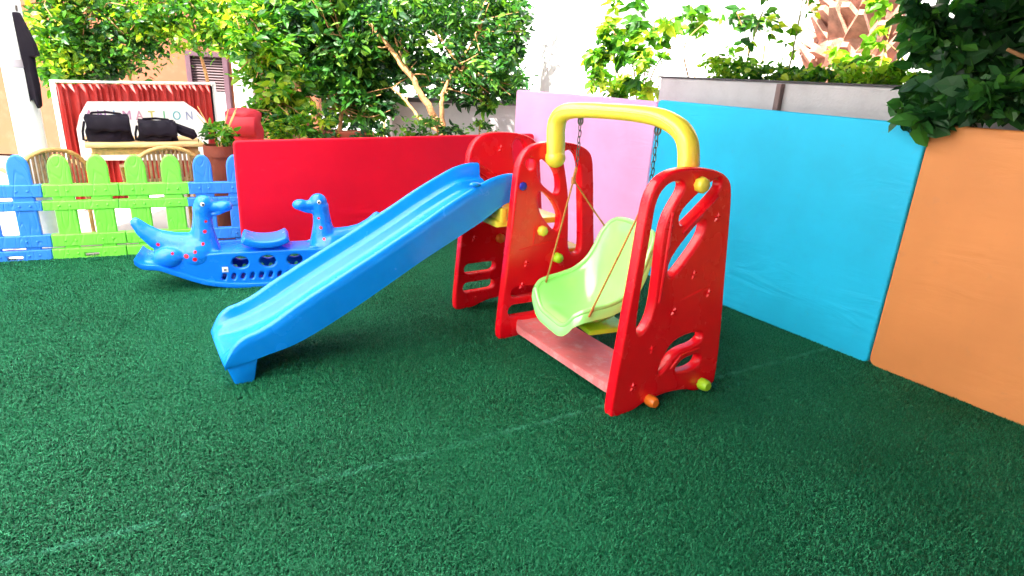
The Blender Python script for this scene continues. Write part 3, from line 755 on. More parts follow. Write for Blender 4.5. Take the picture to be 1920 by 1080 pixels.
def plant(name, base, blobs, leaf, size, stems, label, cat, group=None, seed=1, aspect=.5, bark='bark', part='crown', droop=.3):
    root = empty(name, base, 0, label, cat, group); rnd = random.Random(seed); B = Vector(base)
    cs = []
    for c, r, n in blobs:
        if name in ('leaning_tree', 'leafy_shrub', 'creeper'): n = int(n * 1.9)
        cs += [(p_ - B, q) for p_, q in blob(c, r, n, rnd)]
    leaf_mesh(part, cs, G[leaf], size, root, aspect, droop, seed)
    if name in ('leaning_tree', 'leafy_shrub'):
        src = [Vector(q) for st__ in stems for q in st__[0][1:]]
        for k in range(34):
            c_, r_, n_ = blobs[rnd.randrange(len(blobs))]
            e_ = Vector(c_) + Vector((rnd.uniform(-.8, .8) * r_[0], -r_[1] * rnd.uniform(.2, .9), rnd.uniform(-.9, .6) * r_[2])); s_ = min(src, key=lambda q: (q - e_).length)
            stems = stems + [((s_, (s_ + e_) / 2 + Vector((rnd.gauss(0, .05), -.04, rnd.gauss(0, .04))), e_), .008, .003)]
    for pts, r0, r1 in stems:
        P = catmull([Vector(q) - B for q in pts], 5); k = len(P)
        P = [q + Vector((rnd.gauss(0, r1 * .5), rnd.gauss(0, r1 * .5), 0)) if 0 < i < k - 1 else q for i, q in enumerate(P)]
        mb = MB(); mb.tube(P, [r0 + (r1 - r0) * i / (k - 1) for i in range(k)], 8); mb.build('trunk' if r0 > .03 else 'branch', M[bark], root)
    return root

# ------------------------------------------------------------------ right-hand side: planter wall behind the padded panels
def pw(u, z, off): return WA + WU * u + WN * off + Vector((0, 0, z))
def wallblock(name, u0, u1, off, z1, label, cat='wall', bays=(), th=.12, group=None):
    P0 = wallpt(u0, off); root = empty(name, P0, math.atan2(WU.y, WU.x), label, cat, group)
    L = u1 - u0
    mb = MB(); mb.box((L / 2, th / 2, z1 / 2), (L, th, z1)); mb.build('wall_face', M['offwhite'], root)
    mb = MB(); mb.box((L / 2, th / 2 + .0, z1 + .007), (L + .02, th + .03, .014)); mb.build('coping', M['dark'], root, bevel=.004)
    for b_u in bays:
        mb = MB(); mb.box((b_u - u0, -.022, z1 / 2), (.035, .04, z1 - .01)); mb.build('post', M['postbrown'], root, bevel=.004)
    mb = MB(); mb.box((L / 2, th + .26, z1 - .06), (L, .5, .04)); mb.build('soil', M['soil'], root)
    return root
wallblock('planter_wall', -1.13, 2.4, .30, 1.405, 'pale grey rendered planter wall above the sky blue panel', bays=(-.09, .98))
for k in range(1):
    pass
def D(x, y, Y): return dep(x, y, Y)
# low bright plants along the planter
rnd = random.Random(3)
spots = [(-.75, .16, .45), (-.35, .10, .40), (.02, .12, .42), (.36, .14, .45), (.72, .12, .5)]
labs = ['low yellow-green plant at the left end of the planter wall, by the vine', 'short bushy green plant on the planter wall, left of the thin bare stem', 'bright green plant on the planter wall above the brown post', 'yellow-green leafy plant on the planter wall under the palm trunk', 'sparse yellowish plant on the planter wall beside the dark leaves']
for i, (u, h, o_) in enumerate(spots):
    c = pw(u, 1.42 + h * .45, .30 + o_ * .6)
    plant('planter_plant', pw(u, 1.365, .30 + o_ * .6), [(c, (.22, .13, h * .62), 380), (c + Vector((.12, .03, -.03)), (.17, .1, h * .45), 200)], 'yellow' if i in (0, 3, 4) else 'bright', .045, [((pw(u, 1.365, .57)), 0, 0)][:0], labs[i], 'plant', 'low plants along the planter wall', 20 + i, .6)
# tall thin seedlings with a few leaves
def seedling(u, off, h, lean, nl, size, label, seed, leaf='bright', zb=1.365, bark='stem'):
    b = pw(u, zb, off); rnd = random.Random(seed); t = b + Vector((lean[0], lean[1], h))
    mid = (b + t) / 2 + Vector((rnd.gauss(0, .02), 0, 0))
    bl = []
    for k in range(nl):
        q = b.lerp(t, rnd.uniform(.25, 1.0)); bl.append((q + Vector((rnd.gauss(0, .07), rnd.gauss(0, .05), rnd.gauss(0, .03))), (.05, .04, .04), 8))
    return plant('seedling', b, bl, leaf, size, [((b, mid, t), .008, .003)], label, 'plant', None, seed, .55, bark)
seedling(-.30, .62, .75, (.02, .03), 9, .06, 'thin upright stem with a few hanging leaves above the planter wall', 31)
seedling(-.72, .7, .8, (.15, 0), 10, .07, 'slender leafy shoot with pale stem left of the thin bare one', 33)
# vine / passion flower tangle at px 1100-1240, behind the pink wall
def _unused(): pass
def tangle(base, tgt, name, label, cat, leaf, size, seed, n, stems=5, aspect=.5, group=None):
    rnd = random.Random(seed); bl = []; st_ = []
    for (c, r, k) in tgt: bl.append((c, r, k))
    for k in range(stems):
        c = tgt[rnd.randrange(len(tgt))][0]; e_ = Vector(c) + Vector((rnd.gauss(0, .15), rnd.gauss(0, .1), rnd.gauss(0, .1)))
        m_ = Vector(base).lerp(e_, .55) + Vector((rnd.gauss(0, .12), rnd.gauss(0, .08), rnd.uniform(0, .1))); st_.append(((base, m_, e_), .010, .004))
    return plant(name, base, bl, leaf, size, st_, label, cat, group, seed, aspect)
b0 = D(1200, 195, 6.3); b0.z = 1.0
tangle(b0, [(D(1160, 40, 6.4), (.22, .2, .32), 240), (D(1150, 110, 6.3), (.24, .2, .22), 300), (D(1215, 100, 6.2), (.2, .2, .16), 160), (D(1180, 165, 6.0), (.3, .25, .09), 260), (D(1130, 150, 6.2), (.12, .1, .12), 50), (D(1265, 55, 6.2), (.22, .2, .07), 90)],
       'climbing_vine', 'loose green climbing vine rising behind the pink panel', 'vine', 'bright', .10, 41, 0, 9)
c = D(1300, 40, 6.6); b0 = D(1310, 150, 6.6); b0.z = 1.2
tangle(b0, [(D(1325, 45, 6.6), (.12, .1, .12), 50), (D(1290, 20, 6.6), (.16, .1, .10), 40)], 'sapling', 'small sapling with hanging leaves against the white wall', 'plant', 'bright', .10, 43, 0, 2)
b0 = D(1400, 150, 6.8); b0.z = 1.2
tangle(b0, [(D(1385, 35, 6.8), (.12, .1, .12), 45), (D(1420, 40, 6.8), (.14, .1, .1), 40), (D(1372, 90, 6.8), (.05, .05, .08), 12)], 'sapling', 'taller sapling with dark stem right of the small one', 'plant', 'mid', .10, 44, 0, 3)

# palm trunk with old frond bases
pb = D(1590, 160, 7.2); pb.z = 0
root = empty('palm_tree', pb, 0, 'thick palm trunk covered in old brown frond stubs', 'palm tree')
mb = MB(); mb.tube([(0, 0, 0), (.0, 0, 1.5), (.02, 0, 3), (.03, 0, 4.6)], [.42, .40, .38, .36], 20); mb.build('trunk', M['husk'], root)
rnd = random.Random(5); mb = MB()
for i in range(26):
    for k in range(11):
        a = 2 * pi * (k + .5 * (i % 2)) / 11 + rnd.gauss(0, .05); z = .6 + i * .15 + rnd.gauss(0, .02); r_ = .40
        dirv = Vector((cos(a), sin(a), 0)); p0 = dirv * (r_ - .05) + Vector((0, 0, z)); tip = dirv * (r_ + rnd.uniform(.02, .2)) + Vector((rnd.gauss(0, .04), 0, z + rnd.uniform(.06, .30)))
        side = Vector((-sin(a), cos(a), 0)); w0 = rnd.uniform(.05, .13); w1 = rnd.uniform(.015, .06)
        vs = [p0 - side * w0, p0 + side * w0, tip + side * w1, tip - side * w1]; vs += [v + dirv * .03 - Vector((0, 0, .05)) for v in vs]
        mb.add(vs, [(0, 1, 2, 3), (7, 6, 5, 4), (0, 4, 5, 1), (1, 5, 6, 2), (2, 6, 7, 3), (3, 7, 4, 0)])
mb.build('frond_stubs', M['husk'], root, smooth=False)
fr = MB()
b0 = D(1640, 160, 6.3); b0.z = 1.2
tangle(b0, [(D(1635, 75, 6.3), (.12, .1, .10), 34), (D(1590, 100, 6.3), (.16, .1, .08), 70), (D(1650, 8, 6.3), (.12, .1, .07), 40), (D(1655, 130, 6.3), (.1, .1, .1), 40)],
       'climbing_vine', 'yellow-green vine climbing in front of the palm trunk', 'vine', 'yellow', .10, 47, 0, 5, .7)

# dark broad-leaved tree hanging over the right corner
def D(x, y, Y): return dep(x, y, Y)
tb = pw(1.45, 0, .95)
tl = [(D(1830, 60, 3.5), (.26, .2, .24), 420), (D(1760, 90, 3.45), (.16, .15, .2), 240), (D(1770, 190, 3.3), (.20, .13, .10), 200), (D(1725, 175, 3.25), (.10, .08, .10), 80), (D(1742, 228, 2.93), (.06, .04, .045), 26), (D(1715, 205, 3.0), (.06, .05, .05), 40), (D(1890, 150, 3.4), (.22, .16, .20), 330), (D(1850, 192, 2.80), (.12, .06, .05), 240), (D(1795, 200, 2.92), (.10, .05, .06), 160), (D(1900, 182, 2.76), (.14, .06, .06), 300), (D(1880, 165, 2.85), (.18, .06, .06), 240), (D(1920, 20, 3.5), (.25, .2, .25), 260), (D(1860, -70, 3.5), (.4, .25, .2), 300), (D(1720, 20, 3.4), (.09, .08, .12), 60)]
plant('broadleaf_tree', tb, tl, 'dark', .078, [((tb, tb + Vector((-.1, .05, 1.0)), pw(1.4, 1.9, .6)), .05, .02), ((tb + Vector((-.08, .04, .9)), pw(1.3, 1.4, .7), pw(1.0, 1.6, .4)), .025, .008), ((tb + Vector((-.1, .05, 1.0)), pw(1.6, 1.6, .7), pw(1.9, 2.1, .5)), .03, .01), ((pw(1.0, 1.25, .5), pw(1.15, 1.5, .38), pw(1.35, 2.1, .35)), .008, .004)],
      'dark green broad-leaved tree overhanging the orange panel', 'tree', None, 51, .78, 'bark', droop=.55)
bw = wallpt(1.0, 1.35); root = empty('back_hedge', bw, math.atan2(WU.y, WU.x), 'deep shaded dark hedge behind the broad-leaved tree, extended out of view to block sky light', 'hedge')
rnd = random.Random(9); leaf_mesh('foliage', [(Vector((rnd.uniform(.0, 6.5), rnd.gauss(0, .12), rnd.uniform(.6, 2.9))), -.3) for _ in range(6500)], G['dark'], .11, root, .7, .4, 9)  # length beyond the right edge is added to block sky light

# white column behind the pink panel
cb = D(1045, 175, 7.2); cb.z = 0
root = empty('column', cb, 0, 'round white column rising behind the pink panel', 'column')
mb = MB(); mb.lathe([(.24, 0), (.24, .25), (.20, .28), (.20, 4.4)], n=28); mb.build('shaft', M['white'], root)

# white building far behind
root = empty('building', (4.5, 13.5, 0), -.35, 'bright white building filling the background behind the planter', 'building')
mb = MB(); mb.box((0, 1, 3.5), (17, 2, 7)); mb.build('wall', M['white'], root)
mb = MB(); mb.box((0, -.12, 2.85), (17, .2, .12)); mb.build('ledge', M['white'], root, bevel=.02)

# back planter wall left of the corner
p0 = D(872, 215, 7.3); p1 = D(975, 215, 7.6); p0.z = p1.z = 0
p1 = p1 + (p1 - p0) * .35; p0 = p0 - (p1 - p0) * .9
d_ = p1 - p0; root = empty('garden_wall', p0, math.atan2(d_.y, d_.x), 'low grey wall with dark top behind the leaning tree', 'wall')
mb = MB(); mb.box((d_.length / 2, .06, .52), (d_.length, .12, 1.04)); mb.build('wall_face', M['offwhite'], root)
mb = MB(); mb.box((d_.length / 2, .05, 1.06), (d_.length, .2, .045)); mb.build('coping', M['dark'], root, bevel=.005)

# ------------------------------------------------------------------ peach building at the left
bl0 = D(-200, 130, 8.2); bl1 = D(505, 130, 8.9); bl0.z = bl1.z = 0; bd_ = bl1 - bl0; BL = bd_.length; brz = math.atan2(bd_.y, bd_.x)
root = empty('house', bl0, brz, 'peach rendered house with a louvred shutter behind the booth', 'house')
BN = Vector((-bd_.y, bd_.x, 0)).normalized(); BU = bd_.normalized()
def bl(x, y):
    v = onp(x, y, bl0, BN) - bl0; return v.dot(BU), v.z
mb = MB(); mb.box((BL / 2, 1.2, 2.1), (BL, 2.4, 4.2)); mb.build('wall', M['peach'], root)
mb = MB(); mb.box((BL / 2, 1.0, 4.26), (BL + .5, 3.2, .12)); mb.build('roof', M['offwhite'], root)
(wx0, wz1), (wx1, wz0) = bl(350, 95), bl(440, 232)
fr = MB(); t_ = .06
wz0 = wz0 - .1; W_ = wx1 - wx0; H_ = wz1 - wz0
for c_, d2 in (((wx0 + t_ / 2, -.05, (wz0 + wz1) / 2), (t_, .1, H_)), ((wx1 - t_ / 2, -.05, (wz0 + wz1) / 2), (t_, .1, H_)), ((wx0 + W_ / 2, -.052, wz1 - t_ / 2), (W_ - 2 * t_, .1, t_)), ((wx0 + W_ / 2, -.052, wz0 + t_ / 2), (W_ - 2 * t_, .1, t_))): fr.box(c_, d2)
win = fr.build('shutter', M['frame_dk'], root)
lz = bl(400, 170)[1]
mb = MB(); z = lz + .02
while z < wz1 - t_: mb.box((wx0 + W_ / 2, -.03, z), (W_ - 2 * t_, .05, .012), M4=Matrix.Rotation(.6, 4, 'X')); z += .035
mb.box((wx0 + W_ / 2, -.006, (lz + wz1 - t_) / 2), (W_ - 2 * t_, .008, wz1 - t_ - lz)); mb.build('louvres', M['louvre'], win, smooth=False)
mb = MB(); mb.box((wx0 + W_ / 2, -.02, (lz + wz0 + t_) / 2), (W_ - 2 * t_, .04, lz - wz0 - t_ - .01)); mb.build('lower_panel', M['greypanel'], win)
cx1 = bl(462, 190)[0]; mb = MB(); mb.box((cx1, -.06, 2.1), (.24, .12, 4.2)); mb.build('pilaster', M['white'], root)
cx2 = bl(498, 190)[0]
for px_ in (565, 590):
    pp = D(px_, 150, 8.6); pp.z = 0
    mb = MB(); mb.box((0, 0, 1.7), (.12, .12, 3.4)); o = mb.build('post', M['peach'], None, bevel=.01); o.location = pp
    tag(o, 'slim peach post seen between leaves, ' + ('left' if px_ < 570 else 'right') + ' one of the two', 'post', 'peach posts behind the tree')

# ------------------------------------------------------------------ puppet booth
kl = at(95, 150, 1.12); kr = at(401, 155, 1.12); kd = kr - kl; kd.z = 0; KL = kd.length; krz = math.atan2(kd.y, kd.x)
kb = kl.copy(); kb.z = 0
BO = empty('puppet_booth', kb, krz, 'red curtained booth with white frame and lettered white banner behind the table', 'booth')
KN = Vector((-kd.y, kd.x, 0)).normalized(); KU = kd.normalized()
def kk(x, y): v = onp(x, y, kb, KN) - kb; return v.dot(KU), v.z
mb = MB()
mb.box((.009, .0, .56), (.018, .05, 1.12)); mb.box((KL - .009, 0, .56), (.018, .05, 1.12)); mb.box((KL / 2, -.001, 1.11), (KL - .036, .048, .02)); mb.build('frame', M['white'], BO, bevel=.004)
m = mat('red_curtain', (.40, .012, .008), .6, .2, vscale=4, bump=.1); M['curtain'] = m
rnd = random.Random(12); ph = [rnd.uniform(0, 6) for _ in range(5)]
mb = MB()
mb.grid(lambda u, v: Vector((.03 + u * (KL - .09), .022 + .022 * sin(u * 150 + 2 * sin(u * 23)) + .010 * sin(u * 71 + ph[0]), .01 + v * 1.08)), 260, 4)
mb.build('curtain', M['curtain'], BO, solid=.003)
mb = MB(); mb.box((KL - .045, .03, .55), (.05, .03, 1.07)); mb.build('side_strip', M['black'], BO)
bp = [kk(*q) for q in ((150, 300), (140, 242), (146, 215), (160, 190), (340, 190), (362, 205), (386, 232), (386, 300))]
vs, fs = plate_mesh([bp], .02, .003, lambda u, v, w: (u, -.03 + w, v), 1)
mb = MB(); mb.add(vs, fs); ban = mb.build('banner', M['white'], BO, ang=50)
cols = [(.75, .2, .5), (.5, .2, .7), (.15, .4, .8), (.75, .3, .6), (.85, .35, .55), (.85, .75, .1), (.1, .65, .3), (.1, .6, .75), (.35, .4, .75)]
for i, ch in enumerate('ANIMATION'):
    lm = mat('letter_paint', tuple(c * .5 + .08 for c in cols[i]), .5, .02); u, z = kk(163 + i * 23.4, 224)
    cu = bpy.data.curves.new('t', 'FONT'); cu.body = ch; cu.size = .125; cu.extrude = .003; cu.align_x = 'CENTER'
    ob = bpy.data.objects.new('t', cu); C.objects.link(ob); bpy.context.view_layer.update()
    me = bpy.data.meshes.new_from_object(ob.evaluated_get(bpy.context.evaluated_depsgraph_get()))
    mb = MB(); mb.add([(u + v.co.x, -.043 - v.co.z, z + v.co.y) for v in me.vertices], [tuple(p_.vertices) for p_ in me.polygons])
    bpy.data.objects.remove(ob); bpy.data.curves.remove(cu); bpy.data.meshes.remove(me)
    mb.build('letter', lm, ban, smooth=False)

# ------------------------------------------------------------------ table, bags, chairs
tL = at(158, 270, .75); tR = at(383, 268, .75); td = tR - tL; td.z = 0; TL_ = td.length; trz = math.atan2(td.y, td.x)
tb0 = tL.copy(); tb0.z = 0
TB = empty('table', tb0, trz, 'rattan-edged wooden table carrying the two black bags', 'table')
mb = MB(); mb.box((TL_ / 2, .26, .735), (TL_, .52, .03)); mb.build('table_top', M['tabletop'], TB, bevel=.008)
mb = MB(); mb.box((TL_ / 2, .26, .69), (TL_ - .08, .44, .05)); mb.build('apron', M['rattan'], TB, bevel=.004)
for x in (.05, TL_ - .05):
    for y in (.05, .47):
        mb = MB(); mb.tube([(x, y, 0), (x, y, .68)], .02, 10); mb.build('leg', M['rattan'], TB)
def bag(x0, w, h, d, label, seed, tail=False):
    rt = empty('bag', tb0 + KUt * x0 + KNt * .20 + Vector((0, 0, .752)), trz, label, 'bag', 'black bags on the table')
    rnd = random.Random(seed); sd_ = rnd.uniform(0, 9)
    def body(u, v):
        a = 2 * pi * u; t = v
        sx = w / 2 * (1.0 - .12 * t); sy = d / 2 * (1 - .35 * t); ex = .55
        cx_ = abs(cos(a)) ** ex * (1 if cos(a) >= 0 else -1); cy_ = abs(sin(a)) ** ex * (1 if sin(a) >= 0 else -1)
        wob = .010 * noise.noise(Vector((cos(a) * 2 + sd_, sin(a) * 2, t * 3)))
        sag = .02 * sin(u * 6.28 * 2 + sd_) * t
        return Vector((cx_ * (sx + wob * 2), cy_ * (sy + wob * 2), h * (t ** .9) + sag))
    mb = MB(); mb.grid(body, 40, 12)
    tp = [body(k / 40, 1) for k in range(40)]; c_ = Vector((0, 0, h + .012)); mb.add(tp + [c_], [(k, (k + 1) % 40, 40) for k in range(40)])
    bt = [body(k / 40, 0) for k in range(40)]; mb.add(bt, [tuple(reversed(range(40)))])
    mb.build('body', M['black'], rt, ang=70)
    mb = MB(); mb.grid(lambda u, v: Vector((-w * .46 + w * .92 * u, -d * (.20 + .34 * sin(v * 1.6)) , h * 1.03 - .10 * v * v + .006 * sin(u * 17 + sd_))), 20, 8); mb.build('flap', M['black'], rt, solid=.012)
    mb = MB(); mb.tube([(-w * .4, 0, h * .9), (-w * .3, .01, h * 1.15), (0, .02, h * 1.18), (w * .3, .01, h * 1.12), (w * .4, 0, h * .9)], .009, 6); mb.build('strap', M['black'], rt)
    mb = MB(); mb.tube([(-w * .49, -.02, h * .8), (-w * .55, -.05, h * .4), (-w * .56, -.06, .012), (-w * .5, -.08, .01)], .008, 6)
    mb.build('side_strap', M['black'], rt); mb = MB()
    if tail: mb.tube([(w * .45, 0, h * .75), (w * .62, -.03, h * .55), (w * .85, -.04, .05), (w * .92, -.05, .02)], [.03, .04, .04, .025], 8); mb.build('side_pouch', M['black'], rt)
KUt = td.normalized(); KNt = Vector((-KUt.y, KUt.x, 0))
bag(TL_ * .21, .29, .17, .2, 'larger black bag on the left half of the table, strap hanging at its side', 1)
bag(TL_ * .62, .27, .135, .2, 'smaller black bag on the right half of the table, lying open-topped', 2, True)

def rattan_chair(loc, rz, label, w=.5, ht=.72):
    rt = empty('rattan_chair', loc, rz, label, 'chair', 'rattan armchairs behind the fence')
    hw = w / 2
    arch = [(hw * cos(pi * k / 14), -.12 * sin(pi * k / 14) * 0, ht - .16 + .16 * sin(pi * k / 14)) for k in range(15)]
    mb = MB(); mb.tube([(hw, -.36, .42), (hw + .02, -.30, .56), (hw + .01, -.12, .585)] + [(x, 0 + .0, z) for x, y, z in arch] + [(-hw - .01, -.12, .585), (-hw - .02, -.30, .56), (-hw, -.36, .42)], .016, 10); mb.build('frame', M['rattan'], rt)
    mb = MB()
    for k in range(15):
        x = -hw * .9 + hw * 1.8 * k / 14; zt = ht - .16 + .16 * sqrt(max(0, 1 - (x / hw) ** 2)) - .008
        mb.tube([(x, 0, .42), (x, 0, zt)], .010, 6)
    mb.build('back_slats', M['cane'], rt)
    mb = MB(); mb.box((0, -.2, .415), (w, .44, .03)); mb.build('seat', M['rattan'], rt, bevel=.01)
    for x in (-hw + .02, hw - .02):
        for y in (-.38, -.01): 
            mb = MB(); mb.tube([(x, y, 0), (x, y, .40)], .015, 8); mb.build('leg', M['rattan'], rt)
c1 = at(312, 282, .70); c1.z = 0
rattan_chair(c1, trz + pi + .15, 'rattan chair with brown cane back slats in front of the table', .46, .72)
c2 = at(95, 292, .66); c2.z = 0
rattan_chair(c2, trz + pi + .7, 'rattan chair turned sideways left of the table, by the white post', .5, .70)

# terracotta planter and plant, right of booth
q = at(412, 262, .78); q.z = 0
rt = empty('plant_pot', q, 0, 'tall terracotta pot with a straggly plant right of the table', 'plant pot')
mb = MB(); mb.lathe([(.001, 0), (.08, 0), (.095, .30), (.11, .66), (.122, .66), (.122, .74), (.11, .74), (.105, .70), (.001, .70)], n=24); mb.build('pot', M['terracotta'], rt, ang=40)
rnd = random.Random(61); leaf_mesh('foliage', blob((0, 0, .83), (.12, .10, .11), 300, rnd), G['bright'], .045, rt, .5, .3, 61)
mb = MB()
for k in range(9):
    a = rnd.uniform(0, 6.28); mb.tube([(0, 0, .70), (.06 * cos(a), .06 * sin(a), .84), (.15 * cos(a), .15 * sin(a), rnd.uniform(.85, 1.05))], [.006, .005, .003], 5)
mb.build('stems', M['rattan'], rt)

# stool with the red backpack
q = at(458, 262, .74); q.z = 0
rt = empty('stool', q, .3, 'wooden stool under the red bag, behind the corner of the red panel', 'stool')
mb = MB(); mb.box((0, .05, .72), (.34, .34, .03)); mb.build('seat', M['tabletop'], rt, bevel=.008)
for x in (-.14, .14):
    for y in (-.09, .19): mb = MB(); mb.tube([(x, y, 0), (x, y, .705)], .016, 8); mb.build('leg', M['tabletop'], rt)
rt = empty('backpack', q + Vector((0, 0, .737)), .3, 'slumped red backpack standing at the left end of the red panel', 'backpack')
mb = MB()
def bpk(u, v):
    a = 2 * pi * u; t = v; prof = (1 - .45 * t ** 3); wob = .02 * noise.noise(Vector((cos(a) * 2, sin(a) * 2, t * 4)))
    return Vector(((.145 * prof + wob) * cos(a) + .0, (.10 * prof + wob) * sin(a) + .05, .25 * sin(t * pi / 2) ** .8 if t < 1 else .25))
mb.grid(bpk, 36, 14); tp = [bpk(k / 36, 1) for k in range(36)]; mb.add(tp + [Vector((0, .05, .262))], [(k, (k + 1) % 36, 36) for k in range(36)])
mb.build('body', M['bagred'], rt, ang=70)
mb = MB(); mb.grid(lambda u, v: Vector((-.10 + .2 * u, -.045 - .03 * sin(pi * v) - .015 * sin(pi * u), .04 + .15 * v)), 12, 10); mb.build('pocket', M['bagred'], rt, solid=.012)
mb = MB(); mb.tube([(-.05, .05, .24), (-.03, .04, .30), (.03, .04, .30), (.05, .05, .24)], .008, 8); mb.build('handle', M['white'], rt)

# ------------------------------------------------------------------ white post with black cloth at the left edge
pb = at(98, 462, 0); pb.z = 0
rt = empty('canopy_post', pb, 0, 'tall white post of the canopy behind the fence at the left edge', 'post')
mb = MB(); mb.tube([(0, 0, 0), (0, 0, 2.9)], .085, 24); mb.build('shaft', M['white'], rt)
mb = MB(); mb.tube([(0, 0, 1.24), (0, 0, 1.29)], .09, 24); mb.build('clamp', M['greypanel'], rt)
hk = onp(33, 20, pb, Vector((0, 1, 0)))
mb = MB(); mb.tube([(.08, -.01, hk.z - .0), (hk.x - pb.x + .01, -.02, hk.z + .0), (hk.x - pb.x + .012, -.02, hk.z + .03)], .006, 8); mb.build('hook', M['steel'], rt)
rt = empty('jacket', (hk.x, pb.y - .02, hk.z), 0, 'black jacket hanging from a hook on the white post', 'jacket')
def jk(x, y): v = onp(x, y, pb, Vector((0, 1, 0))); return (v.x - hk.x, v.z - hk.z)
ol = [jk(*q_) for q_ in ((30, 22), (38, 24), (52, 52), (70, 82), (79, 105), (66, 108), (70, 130), (78, 160), (84, 198), (76, 203), (66, 185), (60, 163), (66, 198), (58, 203), (48, 170), (38, 132), (50, 130), (46, 95), (38, 55))]
vs, fs = plate_mesh([ol], .045, .014, lambda u, v, w: (u, w + .012 * sin(u * 60 + v * 9), v), 3)
mb = MB(); mb.add(vs, fs); mb.build('cloth', M['black'], rt, ang=60)

# ------------------------------------------------------------------ trees and shrubs at the back and left
GT = 'trees and shrubs behind the red panel'
# leaning tree with bare orange-brown stems
b0 = D(832, 262, 6.35); b0.z = .0
g0 = Vector((b0.x, b0.y, .0))
fork = D(832, 250, 6.35)
plant('leaning_tree', g0, [(D(900, 60, 6.5), (.42, .4, .42), 900), (D(760, 30, 6.5), (.45, .4, .35), 900), (D(930, 130, 6.4), (.28, .3, .26), 420), (D(960, 50, 6.5), (.17, .2, .26), 200), (D(860, 150, 6.5), (.3, .25, .22), 420), (D(850, -60, 6.6), (.7, .5, .4), 900), (D(930, 165, 6.5), (.28, .2, .16), 330), (D(780, 120, 6.7), (.35, .2, .25), 420), (D(890, 190, 6.6), (.2, .15, .1), 120)],
      'mid', .080, [((g0, g0 + Vector((.0, 0, .5)), fork), .055, .04), ((fork, D(800, 195, 6.3), D(768, 140, 6.3), D(728, 88, 6.35), D(690, 40, 6.4)), .038, .015), ((fork, D(828, 200, 6.3), D(835, 165, 6.3), D(858, 120, 6.35), D(900, 60, 6.4)), .028, .008), ((fork, D(790, 225, 6.4), D(762, 190, 6.45), D(735, 165, 6.5)), .022, .009), ((D(768, 140, 6.3), D(740, 60, 6.5), D(760, -30, 6.6)), .014, .006)],
      'leaning tree with bare orange-brown forked stems behind the red panel', 'tree', GT, 71, .36)
b0 = D(610, 262, 6.4); b0.z = 0
plant('leafy_shrub', b0, [(D(640, 60, 6.6), (.38, .35, .45), 1000), (D(560, 40, 6.6), (.35, .35, .36), 800), (D(700, 100, 6.7), (.35, .3, .4), 800), (D(650, 165, 6.6), (.28, .3, .25), 500), (D(600, -40, 6.7), (.7, .4, .3), 700), (D(700, 195, 6.6), (.26, .2, .18), 360), (D(600, 130, 6.5), (.25, .2, .25), 420)],
      'mid', .10, [((b0, D(600, 225, 6.4), D(560, 160, 6.4), D(520, 100, 6.5), D(440, 15, 6.7)), .024, .012), ((b0, D(640, 200, 6.5), D(650, 100, 6.6)), .03, .01)],
      'dense green shrub with a long slanting branch left of the leaning tree', 'shrub', GT, 72, .45)
b0 = D(520, 262, 5.9); b0.z = 0
plant('leafy_shrub', b0, [(D(500, 110, 6.0), (.26, .25, .30), 500), (D(540, 170, 5.9), (.2, .2, .26), 350), (D(470, 50, 6.1), (.2, .2, .25), 300), (D(515, 215, 5.9), (.2, .2, .14), 260)],
      'bright', .09, [((b0, D(530, 200, 5.9), D(500, 90, 6.0)), .016, .006)],
      'bright yellow-green shrub in front of the white pilaster', 'shrub', GT, 73, .5)
# low plants just behind the red panel
for i, (px, py, w_, n_, lf, lab) in enumerate(((560, 215, .30, 520, 'bright', 'bushy yellow-green plant rising highest of those behind the red panel'), (820, 225, .22, 240, 'mid', 'sparse green plant around the fork of the leaning stems'), (525, 235, .22, 260, 'bright', 'low silvery green plant behind the red panel, near its left end'), (590, 240, .20, 220, 'bright', 'low pale green plant behind the red panel, left of the terracotta trough'), (700, 248, .24, 260, 'mid', 'low green plant behind the red panel, right of the terracotta trough'), (765, 248, .2, 200, 'mid', 'low dark plant at the foot of the leaning stems'), (900, 235, .22, 160, 'mid', 'thin bushy plant in front of the low grey wall'))):
    c_ = D(px, py, 5.75 if px < 860 else 6.6); b_ = c_.copy(); b_.z = 0
    plant('low_plant', b_, [(c_ + Vector((0, 0, -.05)), (w_, .15, .13), n_), (Vector((b_.x, b_.y, .55)), (.12, .1, .25), 60)], lf, .055, [((b_, (b_ + c_) / 2, c_), .012, .006)], lab, 'plant', 'low plants behind the red panel', 80 + i, .45)
c_ = D(652, 246, 5.9); b_ = c_.copy(); b_.z = 0
rt = empty('planter_trough', b_, .45, 'long terracotta trough just showing over the red panel', 'planter')
mb = MB(); mb.box((0, 0, c_.z / 2), (.42, .22, c_.z)); mb.build('trough', M['terracotta'], rt, bevel=.015)
# small palm-like plant seen in the gap
c_ = D(720, 200, 8.2); b_ = c_.copy(); b_.z = 0
plant('low_plant', b_, [(c_, (.16, .1, .10), 70)], 'bright', .14, [((b_, c_), .02, .01)], 'small bright palm-like plant seen through the gap between stems', 'plant', None, 91, .25)
hb = D(450, 100, 9.9) ; hb.z = 0
hb = Vector((-4.2, 10.2, 0)); root = empty('back_hedge', hb, .25, 'tall dark hedge far behind the trees above the red panel', 'hedge')
rnd = random.Random(19); hc = []
for _ in range(5200):
    x = rnd.uniform(0.2, 4.3); z = rnd.uniform(.3, 3.4)
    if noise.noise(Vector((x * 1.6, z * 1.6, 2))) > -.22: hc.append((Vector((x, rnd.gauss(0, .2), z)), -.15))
leaf_mesh('foliage', hc, G['dark'], .16, root, .6, .3, 19)
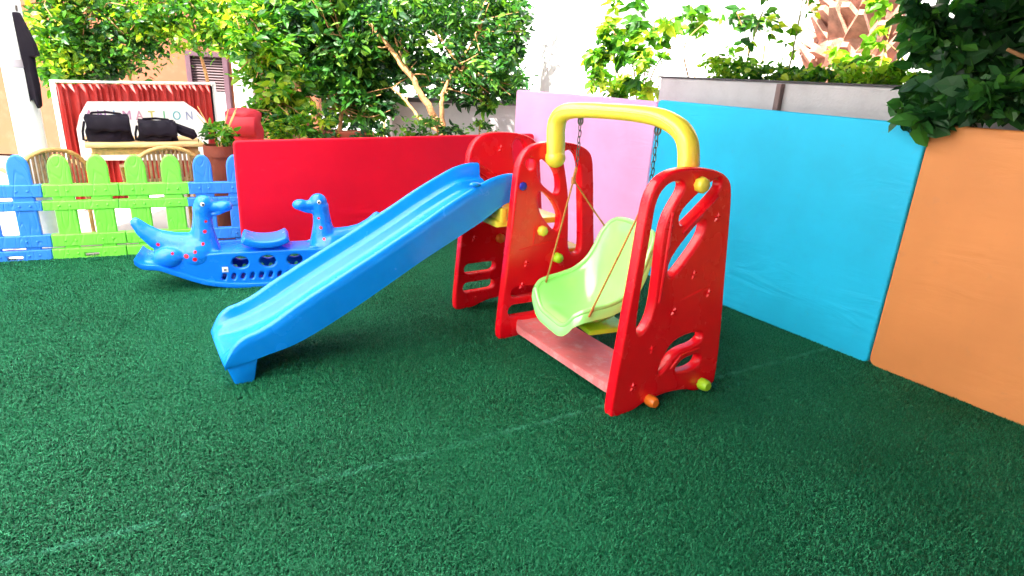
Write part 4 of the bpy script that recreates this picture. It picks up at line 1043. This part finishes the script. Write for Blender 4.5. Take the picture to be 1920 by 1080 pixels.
# hedge over the house at upper left
GH = 'hanging foliage over the peach house'
labs = ['dense green creeper hanging over the house wall above the booth', 'yellow-green creeper over the house, above the shutter', 'creeper with dry stems at the upper left beside the black jacket', 'creeper foliage at the top, right of the shutter']
for i, (lst, lf, sz) in enumerate((([(D(200, 60, 7.2), (.55, .35, .50), 1500), (D(160, 110, 7.1), (.40, .25, .24), 620)], 'mid', .075),
                                 ([(D(350, 30, 7.2), (.7, .35, .38), 1500), (D(420, 70, 7.2), (.34, .3, .22), 420), (D(300, 50, 7.3), (.30, .2, .10), 200)], 'bright', .075),
                                 ([(D(100, 40, 6.9), (.36, .3, .6), 1000), (D(110, 120, 6.9), (.30, .2, .25), 420)], 'bright', .075),
                                 ([(D(480, 10, 7.0), (.5, .3, .36), 900), (D(470, 100, 7.0), (.2, .2, .2), 200)], 'bright', .08))):
    cc_ = Vector(lst[0][0]); b_ = Vector((cc_.x, cc_.y + .25, 0))
    e_ = cc_ + Vector((0, 0, .2))
    sts = [((b_, b_ + Vector((.05, 0, 1.0)), e_), .03, .012)]
    rr = random.Random(i)
    for k in range(5):
        p_ = cc_ + Vector((rr.uniform(-.6, .6), -.25, rr.uniform(-.2, .4))); sts.append(((e_, (e_ + p_) / 2 + Vector((0, -.1, .05)), p_), .008, .003))
    plant('creeper', b_, lst, lf, sz, sts, labs[i], 'creeper', GH, 95 + i, .5)

# unseen wall and door, added behind the camera to block light
rt = empty('house', (3.2, -4.6, 0), 0, 'brown rendered wall added unseen behind the camera to block light, under the solid roof', 'house')
mb = MB(); mb.box((-.6, 0, 1.5), (9.7, .25, 3.0)); mb.build('wall', M['postbrown'], rt)
mb = MB(); mb.box((-1.5, .14, 1.0), (.95, .05, 2.0)); mb.build('added_door', M['frame_dk'], rt, bevel=.01)
# ------------------------------------------------------------------ canopy overhead (shades the play area), with an added roof at right
rt = empty('canopy', (0, 0, 0), 0, 'flat white canopy over the left of the play area, with an added dark roof shading the right', 'canopy')
mb = MB(); mb.box((-2.65, -.3, 2.95), (4.2, 10.6, .01)); mb.build('roof_sheet', M['canvas'], rt, smooth=False)
mb = MB(); mb.box((3.3, -1.2, 3.05), (8.5, 12.4, .1)); mb.build('added_solid_roof', M['frame_dk'], rt, smooth=False)  # unseen opaque roof, added to darken the right side of the turf
